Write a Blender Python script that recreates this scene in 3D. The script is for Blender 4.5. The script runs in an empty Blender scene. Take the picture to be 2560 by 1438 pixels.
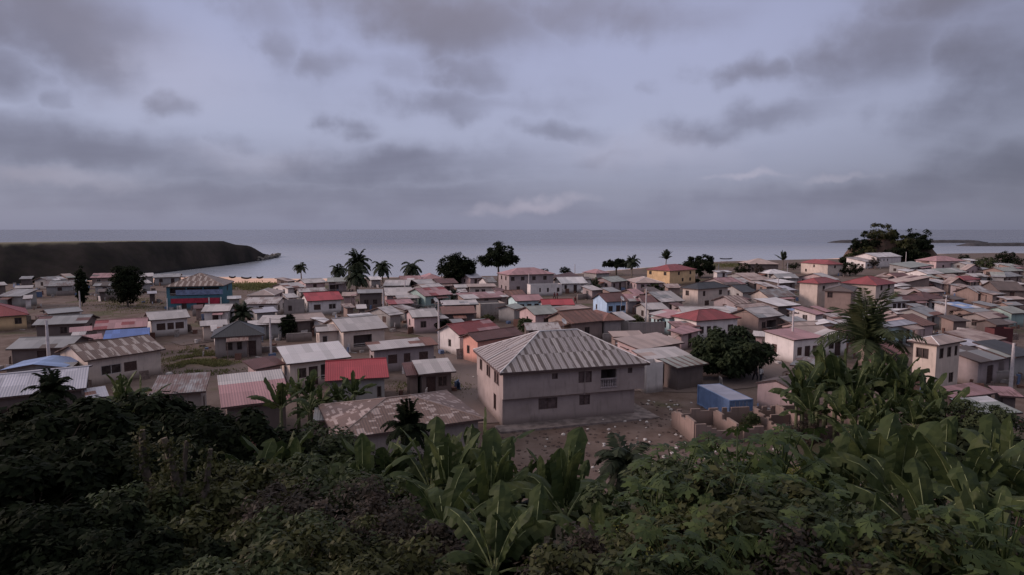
import bpy, math, random
from mathutils import Vector, Matrix, noise
C = bpy.context.scene
COL = C.collection
R = math.radians
# ------------------------------------------------------------------ camera, sky, sun, exposure
HC, F, CX, CY, HOR = 16.5, 1550.0, 1280.0, 719.0, 574.0
TH = math.atan((CY-HOR)/F)
cam_d = bpy.data.cameras.new('camera'); cam = bpy.data.objects.new('camera', cam_d); COL.objects.link(cam)
cam.location = (0, 0, HC); cam.rotation_euler = (R(90)-TH, 0, 0)
cam_d.sensor_fit = 'HORIZONTAL'; cam_d.sensor_width = 36; cam_d.lens = 36*F/2560
cam_d.clip_start = 0.2; cam_d.clip_end = 120000
C.camera = cam
C.view_settings.view_transform = 'Standard'; C.view_settings.look = 'None'
C.view_settings.exposure = 0.36; C.view_settings.gamma = 1.0; C.view_settings.use_curve_mapping = False
ct, st = math.cos(TH), math.sin(TH)
def ray(px, py):
    a, b = px-CX, CY-py
    return Vector((a, F*ct+b*st, -F*st+b*ct))
def unp(px, py, z):
    d = ray(px, py); t = (z-HC)/d.z
    return Vector((d.x*t, d.y*t, z))
def at(px, py, Y):
    d = ray(px, py); t = Y/d.y
    return Vector((d.x*t, Y, HC+d.z*t))
def proj(p):
    x, y, z = p[0], p[1], p[2]-HC
    f = y*ct - z*st; u = y*st + z*ct
    return CX+F*x/f, CY-F*u/f

def lin(r, g, b):
    f = lambda c: ((c/255+0.055)/1.055)**2.4 if c > 10 else c/255/12.92
    return (f(r), f(g), f(b))

SUN_EL, SUN_AZ = 16, 272     # degrees; azimuth clockwise from +Y (the view direction): low in the west, at the left
w = bpy.data.worlds.new('World'); C.world = w; w.use_nodes = True
nt = w.node_tree; N = nt.nodes; LK = nt.links
N.clear()
def nd(tree, typ, **kw):
    n = tree.nodes.new(typ)
    for k, v in kw.items():
        if k.startswith('i_'):
            n.inputs[int(k[2:])].default_value = v
        else: setattr(n, k, v)
    return n
def mth(tree, op, a, b=None, clamp=False):
    n = tree.nodes.new('ShaderNodeMath'); n.operation = op; n.use_clamp = clamp
    for i, s in enumerate((a, b)):
        if s is None: continue
        if isinstance(s, (int, float)): n.inputs[i].default_value = s
        else: tree.links.new(s, n.inputs[i])
    return n.outputs[0]
def mixc(tree, fac, a, b, blend='MIX'):
    n = tree.nodes.new('ShaderNodeMix'); n.data_type = 'RGBA'; n.blend_type = blend
    for i, s in ((0, fac), (6, a), (7, b)):
        if isinstance(s, (int, float)): n.inputs[i].default_value = s
        elif isinstance(s, tuple): n.inputs[i].default_value = (*s[:3], 1)
        else: tree.links.new(s, n.inputs[i])
    return n.outputs[2]
def ramp(tree, fac, stops, interp='LINEAR'):
    n = tree.nodes.new('ShaderNodeValToRGB'); r = n.color_ramp; r.interpolation = interp
    while len(r.elements) < len(stops): r.elements.new(0.5)
    for e, (p, c) in zip(r.elements, stops):
        e.position = p; e.color = (*c[:3], 1) if isinstance(c, tuple) else (c, c, c, 1)
    tree.links.new(fac, n.inputs[0]); return n.outputs[0]
def maprange(tree, v, a, b, c, d, interp='SMOOTHSTEP'):
    n = tree.nodes.new('ShaderNodeMapRange'); n.interpolation_type = interp
    tree.links.new(v, n.inputs[0])
    for i, s in enumerate((a, b, c, d)): n.inputs[i+1].default_value = s
    return n.outputs[0]

tc = N.new('ShaderNodeTexCoord'); sep = N.new('ShaderNodeSeparateXYZ'); LK.new(tc.outputs['Generated'], sep.inputs[0])
el = mth(nt, 'ARCSINE', sep.outputs[2]); az = mth(nt, 'ARCTAN2', sep.outputs[0], sep.outputs[1])
comb = N.new('ShaderNodeCombineXYZ'); LK.new(az, comb.inputs[0]); LK.new(el, comb.inputs[1])
# flattened cloud-layer coordinates (clouds get thinner towards the horizon)
den = mth(nt, 'ADD', mth(nt, 'ABSOLUTE', sep.outputs[2]), 0.16)
cl = N.new('ShaderNodeCombineXYZ'); LK.new(mth(nt, 'MULTIPLY', mth(nt, 'DIVIDE', sep.outputs[0], den), .62), cl.inputs[0]); LK.new(mth(nt, 'DIVIDE', sep.outputs[1], den), cl.inputs[1])
n1 = nd(nt, 'ShaderNodeTexNoise', noise_dimensions='3D'); LK.new(cl.outputs[0], n1.inputs['Vector'])
n1.inputs['Scale'].default_value = 1.5; n1.inputs['Detail'].default_value = 5; n1.inputs['Roughness'].default_value = 0.5; n1.inputs['Distortion'].default_value = 0.25
n2 = nd(nt, 'ShaderNodeTexNoise', noise_dimensions='3D'); LK.new(comb.outputs[0], n2.inputs['Vector'])
n2.inputs['Scale'].default_value = 14; n2.inputs['Detail'].default_value = 4; n2.inputs['Roughness'].default_value = 0.5
nz = mth(nt, 'SUBTRACT', n1.outputs[0], 0.5); nz2 = mth(nt, 'SUBTRACT', n2.outputs[0], 0.5)
# warp the direction a little so that the banks get ragged outlines
wv = N.new('ShaderNodeVectorMath'); wv.operation = 'MULTIPLY_ADD'
sub = N.new('ShaderNodeVectorMath'); sub.operation = 'SUBTRACT'; LK.new(n2.outputs[1], sub.inputs[0]); sub.inputs[1].default_value = (.5, .5, .5)
LK.new(sub.outputs[0], wv.inputs[0]); wv.inputs[1].default_value = (0.15, 0.06, 0); LK.new(comb.outputs[0], wv.inputs[2])
BANKS = [ # pixel centre, radii, weight, tilt (degrees): where the cloud banks stand in the sky
 (110,50,330,135,.95,0),(230,175,150,75,.5,-20),(10,180,120,95,.75,0),(415,268,85,42,.75,0),(175,262,30,30,.4,0),
 (650,20,110,60,.5,0),(700,115,95,70,.55,-20),(815,150,95,50,.6,0),(990,160,120,45,.4,0),
 (1080,45,360,105,1.,-5),(1390,30,260,80,.6,0),(1180,170,120,80,.6,0),(1110,252,200,50,.6,0),(1380,255,170,40,.4,0),
 (880,315,95,38,.75,0),(1190,292,60,24,.3,0),(1400,325,160,34,.55,-6),(590,360,90,28,.5,0),(1600,212,60,28,.5,0),
 (1590,60,90,60,.35,0),(1750,50,200,70,.45,0),(1890,185,150,40,.8,0),(2170,120,260,110,.75,10),(2330,15,240,80,.8,0),
 (2520,190,200,200,.65,0),(1850,300,300,45,.6,8),(1740,350,110,28,.4,10),(2280,310,120,80,.35,20),
 (130,370,520,85,.95,-4),(0,420,300,70,.6,0),(480,430,260,70,.6,-6),(1010,420,480,70,.8,4),(850,495,640,62,.75,0),
 (2200,480,700,66,.75,3),(2560,440,330,110,.8,0),(1500,400,110,20,.3,10),(250,500,400,50,.35,0),(1450,535,500,40,.3,0)]
BRIGHT = [(1330,512,150,20,.7,6),(1860,440,110,11,.6,4),(2090,433,80,9,.5,4),(100,445,230,26,.5,-3),(640,400,160,40,.3,0),(430,180,240,130,.35,0),(1600,380,260,60,.3,0)]
def blob(b):
    px, py, rx, ry, amp, tilt = b
    d = ray(px, py).normalized(); a, e = math.atan2(d.x, d.y), math.asin(d.z)
    k = 1.0/F*math.cos(a)
    m = N.new('ShaderNodeMapping'); m.vector_type = 'TEXTURE'
    m.inputs[1].default_value = (a, e, 0); m.inputs[2].default_value = (0, 0, R(tilt)); m.inputs[3].default_value = (rx*k, ry*k, 1)
    LK.new(wv.outputs[0], m.inputs[0])
    ln = N.new('ShaderNodeVectorMath'); ln.operation = 'LENGTH'; LK.new(m.outputs[0], ln.inputs[0])
    return maprange(nt, ln.outputs[1], 0.1, 1.25, amp, 0.0)
def total(lst):
    s = blob(lst[0])
    for b in lst[1:]:
        s = mth(nt, 'MAXIMUM', s, blob(b)) if b[4] > .5 else mth(nt, 'ADD', mth(nt, 'MULTIPLY', s, 1.0), mth(nt, 'MULTIPLY', blob(b), 0.8))
    return s
cs = total(BANKS)
cs = mth(nt, 'ADD', cs, mth(nt, 'MULTIPLY', nz, 1.0)); cs = mth(nt, 'ADD', cs, mth(nt, 'MULTIPLY', nz2, 0.6))
cloud = maprange(nt, cs, -0.08, 1.10, 0, 1)
bright = mth(nt, 'MULTIPLY', total(BRIGHT), mth(nt, 'ADD', n2.outputs[0], 0.35), True)
clear = ramp(nt, maprange(nt, el, 0.0, 0.6, 0, 1, 'LINEAR'), [(0, lin(118,120,141)), (.10, lin(129,131,151)), (.25, lin(150,154,178)), (.45, lin(149,153,181)), (.75, lin(142,147,178)), (1, lin(180,182,198))])
dark = ramp(nt, maprange(nt, el, 0.0, 0.6, 0, 1, 'LINEAR'), [(0, lin(115,116,137)), (.12, lin(104,105,125)), (.3, lin(108,108,127)), (.55, lin(118,115,130)), (.8, lin(125,120,128)), (1, lin(150,148,155))])
skyc = mixc(nt, cloud, clear, dark)
skyc = mixc(nt, mth(nt, 'MULTIPLY', bright, 0.55), skyc, lin(186,178,192))
# the unseen sky overhead is set brighter, to light the scene
up = maprange(nt, el, 0.45, 1.2, 0, 1)
skyc = mixc(nt, up, skyc, (0.60, 0.535, 0.505))
# darker towards the right (east), paler towards the left of centre
east = maprange(nt, az, 0.25, 0.9, 1.0, 0.66); skyc = mixc(nt, 1.0, skyc, east, 'MULTIPLY')
sky = N.new('ShaderNodeTexSky'); sky.sky_type = 'NISHITA'; sky.sun_disc = False
sky.sun_elevation = R(SUN_EL); sky.sun_rotation = R(SUN_AZ)
sc10 = mixc(nt, 1.0, skyc, (10, 10, 10), 'MULTIPLY')
fin = mixc(nt, 0.04, sc10, sky.outputs[0])
bg = N.new('ShaderNodeBackground'); bg.inputs[1].default_value = 0.1; LK.new(fin, bg.inputs[0])
wo = N.new('ShaderNodeOutputWorld'); LK.new(bg.outputs[0], wo.inputs[0])
w.cycles.sampling_method = 'MANUAL'; w.cycles.sample_map_resolution = 512

sd = bpy.data.lights.new('sun', 'SUN'); sd.energy = 2.1; sd.angle = R(24); sd.color = (1.0, 0.76, 0.68)
so = bpy.data.objects.new('sun', sd); COL.objects.link(so)
dv = Vector((math.sin(R(SUN_AZ))*math.cos(R(SUN_EL)), math.cos(R(SUN_AZ))*math.cos(R(SUN_EL)), math.sin(R(SUN_EL))))
so.rotation_euler = dv.to_track_quat('Z', 'Y').to_euler(); so.location = (0, 0, 60)
C.cycles.max_bounces = 5; C.cycles.diffuse_bounces = 3; C.cycles.glossy_bounces = 2; C.cycles.transparent_max_bounces = 4
C.cycles.use_denoising = True

# ------------------------------------------------------------------ helpers
def tag(o, label=None, cat=None, group=None, kind=None):
    if label: o['label'] = label
    if cat: o['category'] = cat
    if group: o['group'] = group
    if kind: o['kind'] = kind
    return o
def empty(name, loc, rz=0):
    o = bpy.data.objects.new(name, None); COL.objects.link(o); o.location = loc; o.rotation_euler = (0, 0, rz); o.empty_display_size = 0.3
    return o
class MB:
    def __init__(s): s.v = []; s.f = []; s.m = []; s.uv = []
    def quad(s, *p, m=0, uv=None):
        i = len(s.v); s.v += [tuple(q) for q in p]; s.f.append(tuple(range(i, i+len(p)))); s.m.append(m)
        s.uv += uv if uv else [(0, 0)]*len(p)
    def box(s, x0, x1, y0, y1, z0, z1, m=0):
        p = [(x0,y0,z0),(x1,y0,z0),(x1,y1,z0),(x0,y1,z0),(x0,y0,z1),(x1,y0,z1),(x1,y1,z1),(x0,y1,z1)]
        for f in ((0,3,2,1),(4,5,6,7),(0,1,5,4),(1,2,6,5),(2,3,7,6),(3,0,4,7)): s.quad(*[p[k] for k in f], m=m)
    def tube(s, pts, rad, n=6, m=0, cap=True):
        rings = []
        for i, p in enumerate(pts):
            p = Vector(p)
            t = (Vector(pts[min(i+1, len(pts)-1)])-Vector(pts[max(i-1, 0)])).normalized()
            a = t.cross(Vector((0.31, 0.95, 0.02)) if abs(t.y) < .9 else Vector((1, 0, 0))).normalized(); b = t.cross(a)
            r = rad[i] if isinstance(rad, (list, tuple)) else rad
            i0 = len(s.v)
            for k in range(n):
                q = p+(a*math.cos(2*math.pi*k/n)+b*math.sin(2*math.pi*k/n))*r; s.v.append(tuple(q))
            rings.append(i0)
        for a0, b0 in zip(rings, rings[1:]):
            for k in range(n):
                s.f.append((a0+k, a0+(k+1) % n, b0+(k+1) % n, b0+k)); s.m.append(m); s.uv += [(0, 0)]*4
        if cap:
            for r0 in (rings[0], rings[-1]):
                s.f.append(tuple(range(r0, r0+n))); s.m.append(m); s.uv += [(0, 0)]*n
    def build(s, name, mats, parent=None, smooth=False, uv=False):
        me = bpy.data.meshes.new(name); me.from_pydata(s.v, [], s.f)
        if not isinstance(mats, (list, tuple)): mats = [mats]
        for q in mats: me.materials.append(q)
        if len(mats) > 1: me.polygons.foreach_set('material_index', s.m)
        if uv:
            l = me.uv_layers.new(name='UVMap'); l.data.foreach_set('uv', [c for q in s.uv for c in q])
        if smooth: me.polygons.foreach_set('use_smooth', [True]*len(s.f))
        me.update()
        o = bpy.data.objects.new(name, me); COL.objects.link(o)
        if parent: o.parent = parent
        return o
def kids(o): return [c for c in COL.objects if c.parent == o]
_proto_kids = {}
def copy_tree(o, loc, rz=0, sc=1.0, label=None):
    c = o.copy(); COL.objects.link(c); c.location = loc; c.rotation_euler = (0, 0, rz); c.scale = (sc, sc, sc) if isinstance(sc, (int, float)) else sc
    if label: c['label'] = label
    for k in _proto_kids.setdefault(o.name, [x for x in bpy.data.objects if x.parent == o]):
        d = k.copy(); COL.objects.link(d); d.parent = c
        for k2 in _proto_kids.setdefault(k.name, [x for x in bpy.data.objects if x.parent == k]):
            e = k2.copy(); COL.objects.link(e); e.parent = d
    return c

# ------------------------------------------------------------------ materials
def newmat(name):
    m = bpy.data.materials.new(name); m.use_nodes = True; t = m.node_tree; b = t.nodes['Principled BSDF']; return m, t, b
def bump(t, b, h, dist=0.02, s=0.5):
    n = t.nodes.new('ShaderNodeBump'); n.inputs['Strength'].default_value = s; n.inputs['Distance'].default_value = dist
    t.links.new(h, n.inputs['Height']); t.links.new(n.outputs[0], b.inputs['Normal'])
def noisen(t, scale, detail=3, vec=None, rough=.55, stretch=None, seed=0):
    n = t.nodes.new('ShaderNodeTexNoise'); n.inputs['Scale'].default_value = scale; n.inputs['Detail'].default_value = detail; n.inputs['Roughness'].default_value = rough
    if vec is None:
        vec = t.nodes.new('ShaderNodeTexCoord').outputs['Object']
    if stretch or seed:
        mp = t.nodes.new('ShaderNodeMapping'); mp.inputs[3].default_value = stretch or (1, 1, 1); mp.inputs[1].default_value = (seed, seed*.7, 0); t.links.new(vec, mp.inputs[0]); vec = mp.outputs[0]
    t.links.new(vec, n.inputs['Vector']); return n.outputs[0]
RC = dict(lt=(.50,.455,.46), wh=(.66,.62,.64), gr=(.29,.285,.30), gg=(.33,.34,.32), pk=(.40,.22,.235), rd=(.27,.058,.065), br=(.40,.058,.075),
          mr=(.14,.06,.06), rs=(.21,.095,.075), bn=(.42,.32,.295), bl=(.10,.17,.44), lb=(.24,.33,.56), bk=(.045,.045,.055), db=(.11,.08,.075), sb=(.17,.11,.095), lv=(.44,.43,.50))
WC = dict(q=(.10,.035,.038), w=(.66,.61,.60), c=(.56,.47,.42), p=(.48,.36,.36), m=(.33,.275,.28), g=(.33,.315,.31), d=(.15,.12,.115), y=(.66,.46,.27), o=(.66,.34,.28),
          b=(.42,.56,.74), t=(.48,.64,.66), T=(.07,.17,.22), n=(.27,.20,.18), r=(.36,.05,.08), k=(.30,.26,.25), v=(.30,.40,.38))
_mc = {}
def roofmat(col, style):
    """style: n plain aged sheets, r sheets with rust patches, s strong stripes, d dirty/rusted all over"""
    key = ('roof', col, style)
    if key in _mc: return _mc[key]
    m, t, b = newmat('roof_sheet_%s_%s' % (col, style)); L = t.links
    base = RC[col]
    tc = t.nodes.new('ShaderNodeTexCoord'); uv = tc.outputs['UV']
    oi = t.nodes.new('ShaderNodeObjectInfo')
    add = t.nodes.new('ShaderNodeVectorMath'); add.operation = 'ADD'; L.new(uv, add.inputs[0])
    cx = t.nodes.new('ShaderNodeCombineXYZ'); L.new(mth(t, 'MULTIPLY', oi.outputs['Random'], 37.0), cx.inputs[2]); L.new(cx.outputs[0], add.inputs[1])
    vec = add.outputs[0]
    s = t.nodes.new('ShaderNodeSeparateXYZ'); L.new(vec, s.inputs[0])
    fu = mth(t, 'FLOOR', mth(t, 'MULTIPLY', s.outputs[0], 1/0.85)); fv = mth(t, 'FLOOR', mth(t, 'MULTIPLY', s.outputs[1], 1/2.3))
    cc = t.nodes.new('ShaderNodeCombineXYZ'); L.new(fu, cc.inputs[0]); L.new(fv, cc.inputs[1]); L.new(s.outputs[2], cc.inputs[2])
    wn = t.nodes.new('ShaderNodeTexWhiteNoise'); wn.noise_dimensions = '3D'; L.new(cc.outputs[0], wn.inputs[0])
    sheet = wn.outputs[0]
    blot = noisen(t, 0.55, 5, vec); streak = noisen(t, 3.2, 4, vec, stretch=(1.4, .22, 1)); fine = noisen(t, 9, 4, vec)
    dk = tuple(c*.78 for c in base); lt_ = tuple(min(1, c*1.12) for c in base)
    c = mixc(t, maprange(t, sheet, 0, 1, 0, 1, 'LINEAR'), dk, lt_)
    rust = (.13, .062, .05) if col not in ('bl', 'lb') else (.16, .14, .15)
    amt = {'n': (.62, .80, .35), 'r': (.47, .62, .85), 's': (.47, .60, .75), 'd': (.36, .56, .9), 'S': (.60, .75, .3), 'F': (.45, .65, .6)}[style]
    mask = maprange(t, mth(t, 'ADD', mth(t, 'MULTIPLY', blot, .55), mth(t, 'MULTIPLY', streak, .45)), amt[0], amt[1], 0, amt[2])
    if style == 's':
        wa = mth(t, 'FRACT', mth(t, 'MULTIPLY', s.outputs[0], 1/0.95))
        band = maprange(t, mth(t, 'ADD', wa, mth(t, 'MULTIPLY', mth(t, 'SUBTRACT', streak, .5), .9)), .58, .72, 0, .95)
        mask = mth(t, 'MAXIMUM', mth(t, 'MULTIPLY', mask, .6), band)
    if style == 'S':   # rusted sheets with pale bands left between them
        wa = mth(t, 'FRACT', mth(t, 'ADD', mth(t, 'MULTIPLY', s.outputs[0], 1/1.15), mth(t, 'MULTIPLY', fv, .43)))
        band = maprange(t, mth(t, 'ADD', wa, mth(t, 'MULTIPLY', mth(t, 'SUBTRACT', streak, .5), 1.5)), .60, .74, 0, .9)
        c = mixc(t, band, c, (.44,.37,.345)); mask = mth(t, 'MULTIPLY', mask, .5)
    if style == 'F':   # flaking paint: small pale scales on brown
        vs = t.nodes.new('ShaderNodeVectorMath'); vs.operation = 'MULTIPLY'; L.new(vec, vs.inputs[0]); vs.inputs[1].default_value = (2.0, 4.6, 1)
        vf = t.nodes.new('ShaderNodeVectorMath'); vf.operation = 'FLOOR'; L.new(vs.outputs[0], vf.inputs[0]); w2 = t.nodes.new('ShaderNodeTexWhiteNoise'); L.new(vf.outputs[0], w2.inputs[0])
        c = mixc(t, mth(t, 'GREATER_THAN', mth(t, 'ADD', mth(t, 'MULTIPLY', w2.outputs[0], .45), mth(t, 'MULTIPLY', blot, 1.0)), .82), c, (.38,.30,.285)); mask = mth(t, 'MULTIPLY', mask, .35)
    if style == 'r':
        sh = mth(t, 'GREATER_THAN', sheet, .74); mask = mth(t, 'MAXIMUM', mask, mth(t, 'MULTIPLY', sh, mth(t, 'MULTIPLY', blot, 1.25)))
    c = mixc(t, mask, c, rust)
    c = mixc(t, maprange(t, fine, .35, .75, 0, .22), c, tuple(q*.6 for q in base))
    # lap line of each sheet row
    lap = maprange(t, mth(t, 'FRACT', mth(t, 'MULTIPLY', s.outputs[1], 1/2.3)), 0.0, .05, .35, 0)
    c = mixc(t, lap, c, tuple(q*.45 for q in base))
    L.new(c, b.inputs['Base Color'])
    b.inputs['Roughness'].default_value = .55; b.inputs['Metallic'].default_value = 0.12 if col in ('lt', 'wh', 'gr', 'gg') else 0
    b.inputs['Specular IOR Level'].default_value = .35
    rib = mth(t, 'SINE', mth(t, 'MULTIPLY', s.outputs[0], 2*math.pi/0.2))
    bump(t, b, mth(t, 'ADD', rib, mth(t, 'MULTIPLY', fine, .8)), .012, .7)
    _mc[key] = m; return m
def wallmat(k, rough=.9):
    key = ('wall', k)
    if key in _mc: return _mc[key]
    m, t, b = newmat('plaster_%s' % (k if isinstance(k, str) else 'mauve')); base = WC[k] if isinstance(k, str) else k
    tc = t.nodes.new('ShaderNodeTexCoord'); ob = tc.outputs['Object']
    sp = t.nodes.new('ShaderNodeSeparateXYZ'); t.links.new(ob, sp.inputs[0])
    big = noisen(t, .6, 4, ob); dr = noisen(t, 2.2, 4, ob, stretch=(1.6, 1.6, .25)); fine = noisen(t, 14, 3, ob)
    c = mixc(t, maprange(t, big, .3, .7, 0, 1), tuple(q*.86 for q in base), tuple(min(1, q*1.08) for q in base))
    c = mixc(t, maprange(t, dr, .5, .72, 0, .45), c, tuple(q*.55+.01 for q in base))
    splash = maprange(t, mth(t, 'ADD', sp.outputs[2], mth(t, 'MULTIPLY', big, -1.0)), -.5, .45, .75, 0)   # mud splashed on the foot of the wall
    c = mixc(t, splash, c, (.12, .09, .08))
    t.links.new(c, b.inputs['Base Color']); b.inputs['Roughness'].default_value = rough; b.inputs['Specular IOR Level'].default_value = .2
    bump(t, b, fine, .01, .4)
    _mc[key] = m; return m
def plain(name, col, rough=.7, nscale=6, var=.25, metal=0, bmp=.01):
    if name in _mc: return _mc[name]
    m, t, b = newmat(name); n = noisen(t, nscale, 4)
    c = mixc(t, maprange(t, n, .3, .7, 0, 1), tuple(q*(1-var) for q in col), tuple(min(1, q*(1+var)) for q in col))
    t.links.new(c, b.inputs['Base Color']); b.inputs['Roughness'].default_value = rough; b.inputs['Metallic'].default_value = metal
    b.inputs['Specular IOR Level'].default_value = .3
    if bmp: bump(t, b, n, bmp, .5)
    _mc[name] = m; return m
def leafmat(name, c1, c2, c3, trans=.25, rough=.6, spec=.18):
    m, t, b = newmat(name); L = t.links
    geo = t.nodes.new('ShaderNodeNewGeometry'); oi = t.nodes.new('ShaderNodeObjectInfo')
    rnd = geo.outputs['Random Per Island']
    n = noisen(t, .55, 3)
    c = mixc(t, rnd, c1, c2)
    c = mixc(t, maprange(t, n, .5, .72, 0, .85), c, c3)
    c = mixc(t, mth(t, 'MULTIPLY', oi.outputs['Random'], .35), c, tuple(q*.5 for q in c1))
    L.new(c, b.inputs['Base Color']); b.inputs['Roughness'].default_value = rough; b.inputs['Specular IOR Level'].default_value = spec
    tr = t.nodes.new('ShaderNodeBsdfTranslucent'); L.new(c, tr.inputs[0]); mx = t.nodes.new('ShaderNodeMixShader'); mx.inputs[0].default_value = trans
    L.new(b.outputs[0], mx.inputs[1]); L.new(tr.outputs[0], mx.inputs[2]); L.new(mx.outputs[0], t.nodes['Material Output'].inputs[0])
    return m
M_PANE = plain('window_dark_glass', (.045, .035, .035), .25, 2, .4, 0, 0)
M_SHUT = plain('brown_shutter', (.085, .05, .045), .7)
M_FRAME = plain('window_frame_wood', (.11, .075, .07), .7)
M_WFRAME = plain('pale_frame', (.42, .38, .37), .7)
M_DOOR = plain('dark_door', (.055, .032, .03), .7)
M_FASC = plain('fascia_board', (.085, .055, .055), .8)
M_CONC = plain('raw_concrete', (.27, .25, .245), .95, 3, .3)
M_POLE = plain('pole_concrete', (.50, .46, .47), .85, 3, .15)
M_BARK = plain('bark', (.10, .08, .065), .95, 5, .4)
M_PBARK = plain('palm_bark', (.15, .125, .105), .95, 5, .4)
M_WOOD = plain('grey_wood', (.16, .12, .11), .9, 4, .35)
M_CAP = plain('ridge_cap', (.60, .58, .60), .5, 3, .15)
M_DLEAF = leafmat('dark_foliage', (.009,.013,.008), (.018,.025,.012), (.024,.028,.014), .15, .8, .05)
M_MLEAF = leafmat('mid_foliage', (.035,.048,.022), (.060,.078,.032), (.085,.095,.040))
M_OLEAF = leafmat('olive_foliage', (.040,.045,.018), (.075,.080,.028), (.075,.055,.040))
M_RLEAF = leafmat('brown_foliage', (.040,.032,.026), (.060,.048,.036), (.075,.045,.045))
M_PALM = leafmat('palm_foliage', (.026,.036,.022), (.045,.060,.034), (.055,.065,.035))
M_PALM2 = leafmat('coconut_foliage', (.035,.048,.022), (.070,.085,.038), (.095,.095,.045), .25, .6, .2)
M_BAN = leafmat('banana_leaf', (.036,.054,.022), (.066,.088,.032), (.12,.135,.048), .3, .55, .15)
M_RIB = plain('leaf_midrib', (.20,.23,.11), .6, 4, .15, 0, 0)
M_PAP = leafmat('papaya_leaf', (.028,.048,.018), (.085,.115,.035), (.13,.145,.040), .3, .55)
M_YEL = leafmat('yellow_flower_sprays', (.20,.22,.06), (.28,.30,.09), (.16,.20,.05))

# ------------------------------------------------------------------ ground, sea, headland
SHORE = [unp(px, py, -1.0) for px, py in ((-900,720),(-300,715),(0,712),(300,697),(440,689),(560,692),(720,697),(860,696),(1100,692),(1240,690),(1420,686),(1560,674),(1700,662),(1790,655),(1900,652),(2050,649),(2140,643),(2330,636),(2460,634),(2560,635),(2900,640),(3600,660))]
SHORE.sort(key=lambda p: p.x)
def shore(x):
    if x <= SHORE[0].x: return SHORE[0].y
    for a, b in zip(SHORE, SHORE[1:]):
        if x <= b.x: return a.y+(b.y-a.y)*(x-a.x)/max(1e-6, b.x-a.x)
    return SHORE[-1].y
def sstep(a, b, x):
    t = max(0, min(1, (x-a)/(b-a))); return t*t*(3-2*t)
def gz(x, y):
    foot = 35.0 + 3.0*noise.noise(Vector((x*.05, 3.3, 0)))
    z = 0.0
    hill = 12.2*(1-max(0, y)/foot) if y < foot else 0.0
    if y < 0: hill = 12.2+min(6, -y*.12)
    # rounded foot of the slope
    k = 3.0; d = 12.2/foot*(foot-y) if y > 0 else hill
    hill = 0.0 if d < -k else (d if d > k else (d+k)**2/(4*k))
    z += hill + (noise.noise(Vector((x*.12, y*.12, 1)))*.5*min(1, hill/2))
    s = shore(x)-y
    bw = 14+34*sstep(-150, -125, x)*(1-sstep(-72, -52, x))
    if s < bw: z += -1.0 - 2.5*sstep(0, -25, s) + 1.0*sstep(0, bw, s)
    z += .05*noise.noise(Vector((x*.3, y*.3, 5))) if 34 < y < 140 else 0
    return z
def axis(lst):
    out = []
    for a, b, s in lst:
        n = max(1, int((b-a)/s)); out += [a+(b-a)*i/n for i in range(n)]
    return out+[lst[-1][1]]
gx = axis([(-2200,-400,150),(-400,-120,20),(-120,-60,5),(-60,60,1.5),(60,120,5),(120,500,20),(500,2200,150)])
gy = axis([(-40,0,5),(0,60,1.5),(60,180,5),(180,560,6),(560,800,40)])
g = MB()
for y in gy:
    for x in gx: g.v.append((x, y, gz(x, y)))
nx = len(gx)
for j in range(len(gy)-1):
    for i in range(nx-1):
        g.f.append((j*nx+i, j*nx+i+1, (j+1)*nx+i+1, (j+1)*nx+i)); g.m.append(0)
mg, t, b = newmat('earth_ground')
tcn = t.nodes.new('ShaderNodeTexCoord'); P = tcn.outputs['Object']; sp = t.nodes.new('ShaderNodeSeparateXYZ'); t.links.new(P, sp.inputs[0])
a1 = noisen(t, .05, 5, P, .6); a2 = noisen(t, .35, 5, P, .65); a3 = noisen(t, 2.5, 5, P, .7); a4 = noisen(t, .09, 4, P, .6, seed=40)
c = mixc(t, maprange(t, a2, .3, .7, 0, 1), (.105,.072,.062), (.175,.132,.120))
c = mixc(t, maprange(t, a1, .45, .65, 0, .7), c, (.14,.112,.105))
c = mixc(t, maprange(t, a4, .53, .66, 0, .75), c, mixc(t, maprange(t, a3, .3, .7, 0, 1), (.05,.055,.028), (.10,.10,.05)))
c = mixc(t, maprange(t, a3, .55, .75, 0, .35), c, (.06,.05,.045))
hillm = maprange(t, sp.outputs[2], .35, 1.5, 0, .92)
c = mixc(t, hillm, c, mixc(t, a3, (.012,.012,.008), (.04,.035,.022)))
seam = maprange(t, sp.outputs[2], -.22, -.04, 1, 0)
c = mixc(t, mth(t, 'MULTIPLY', seam, 1.0), c, (.85,.56,.43))
t.links.new(c, b.inputs['Base Color']); b.inputs['Roughness'].default_value = .95; b.inputs['Specular IOR Level'].default_value = .15
bump(t, b, a3, .08, .6)
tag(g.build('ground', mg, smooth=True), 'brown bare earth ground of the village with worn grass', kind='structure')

s = MB()
ys = [-200, 100, 200, 300, 500, 900, 2000, 6000, 20000, 90000]
for y0, y1 in zip(ys, ys[1:]): s.quad((-60000,y0,-1),(60000,y0,-1),(60000,y1,-1),(-60000,y1,-1))
ms, t, b = newmat('sea_water')
P = t.nodes.new('ShaderNodeTexCoord').outputs['Object']
sw = noisen(t, .009, 5, P, .55, stretch=(.25, 1, 1)); rp = noisen(t, .35, 3, P, .6, stretch=(.6, 1, 1))
b.inputs['Base Color'].default_value = (.085, .095, .13, 1); b.inputs['IOR'].default_value = 1.33
sy = t.nodes.new('ShaderNodeSeparateXYZ'); t.links.new(P, sy.inputs[0]); shoal_sheen = maprange(t, sy.outputs[1], 220, 900, 1, 0)   # paler near shore: shallow sand plus bright sky reflection painted into the colour
t.links.new(mixc(t, shoal_sheen, mixc(t, maprange(t, sw, .35, .65, 0, 1), (.10,.108,.145), (.17,.18,.225)), (.36,.375,.43)), b.inputs['Base Color'])
t.links.new(maprange(t, sw, .35, .65, .22, .36), b.inputs['Roughness'])
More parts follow.
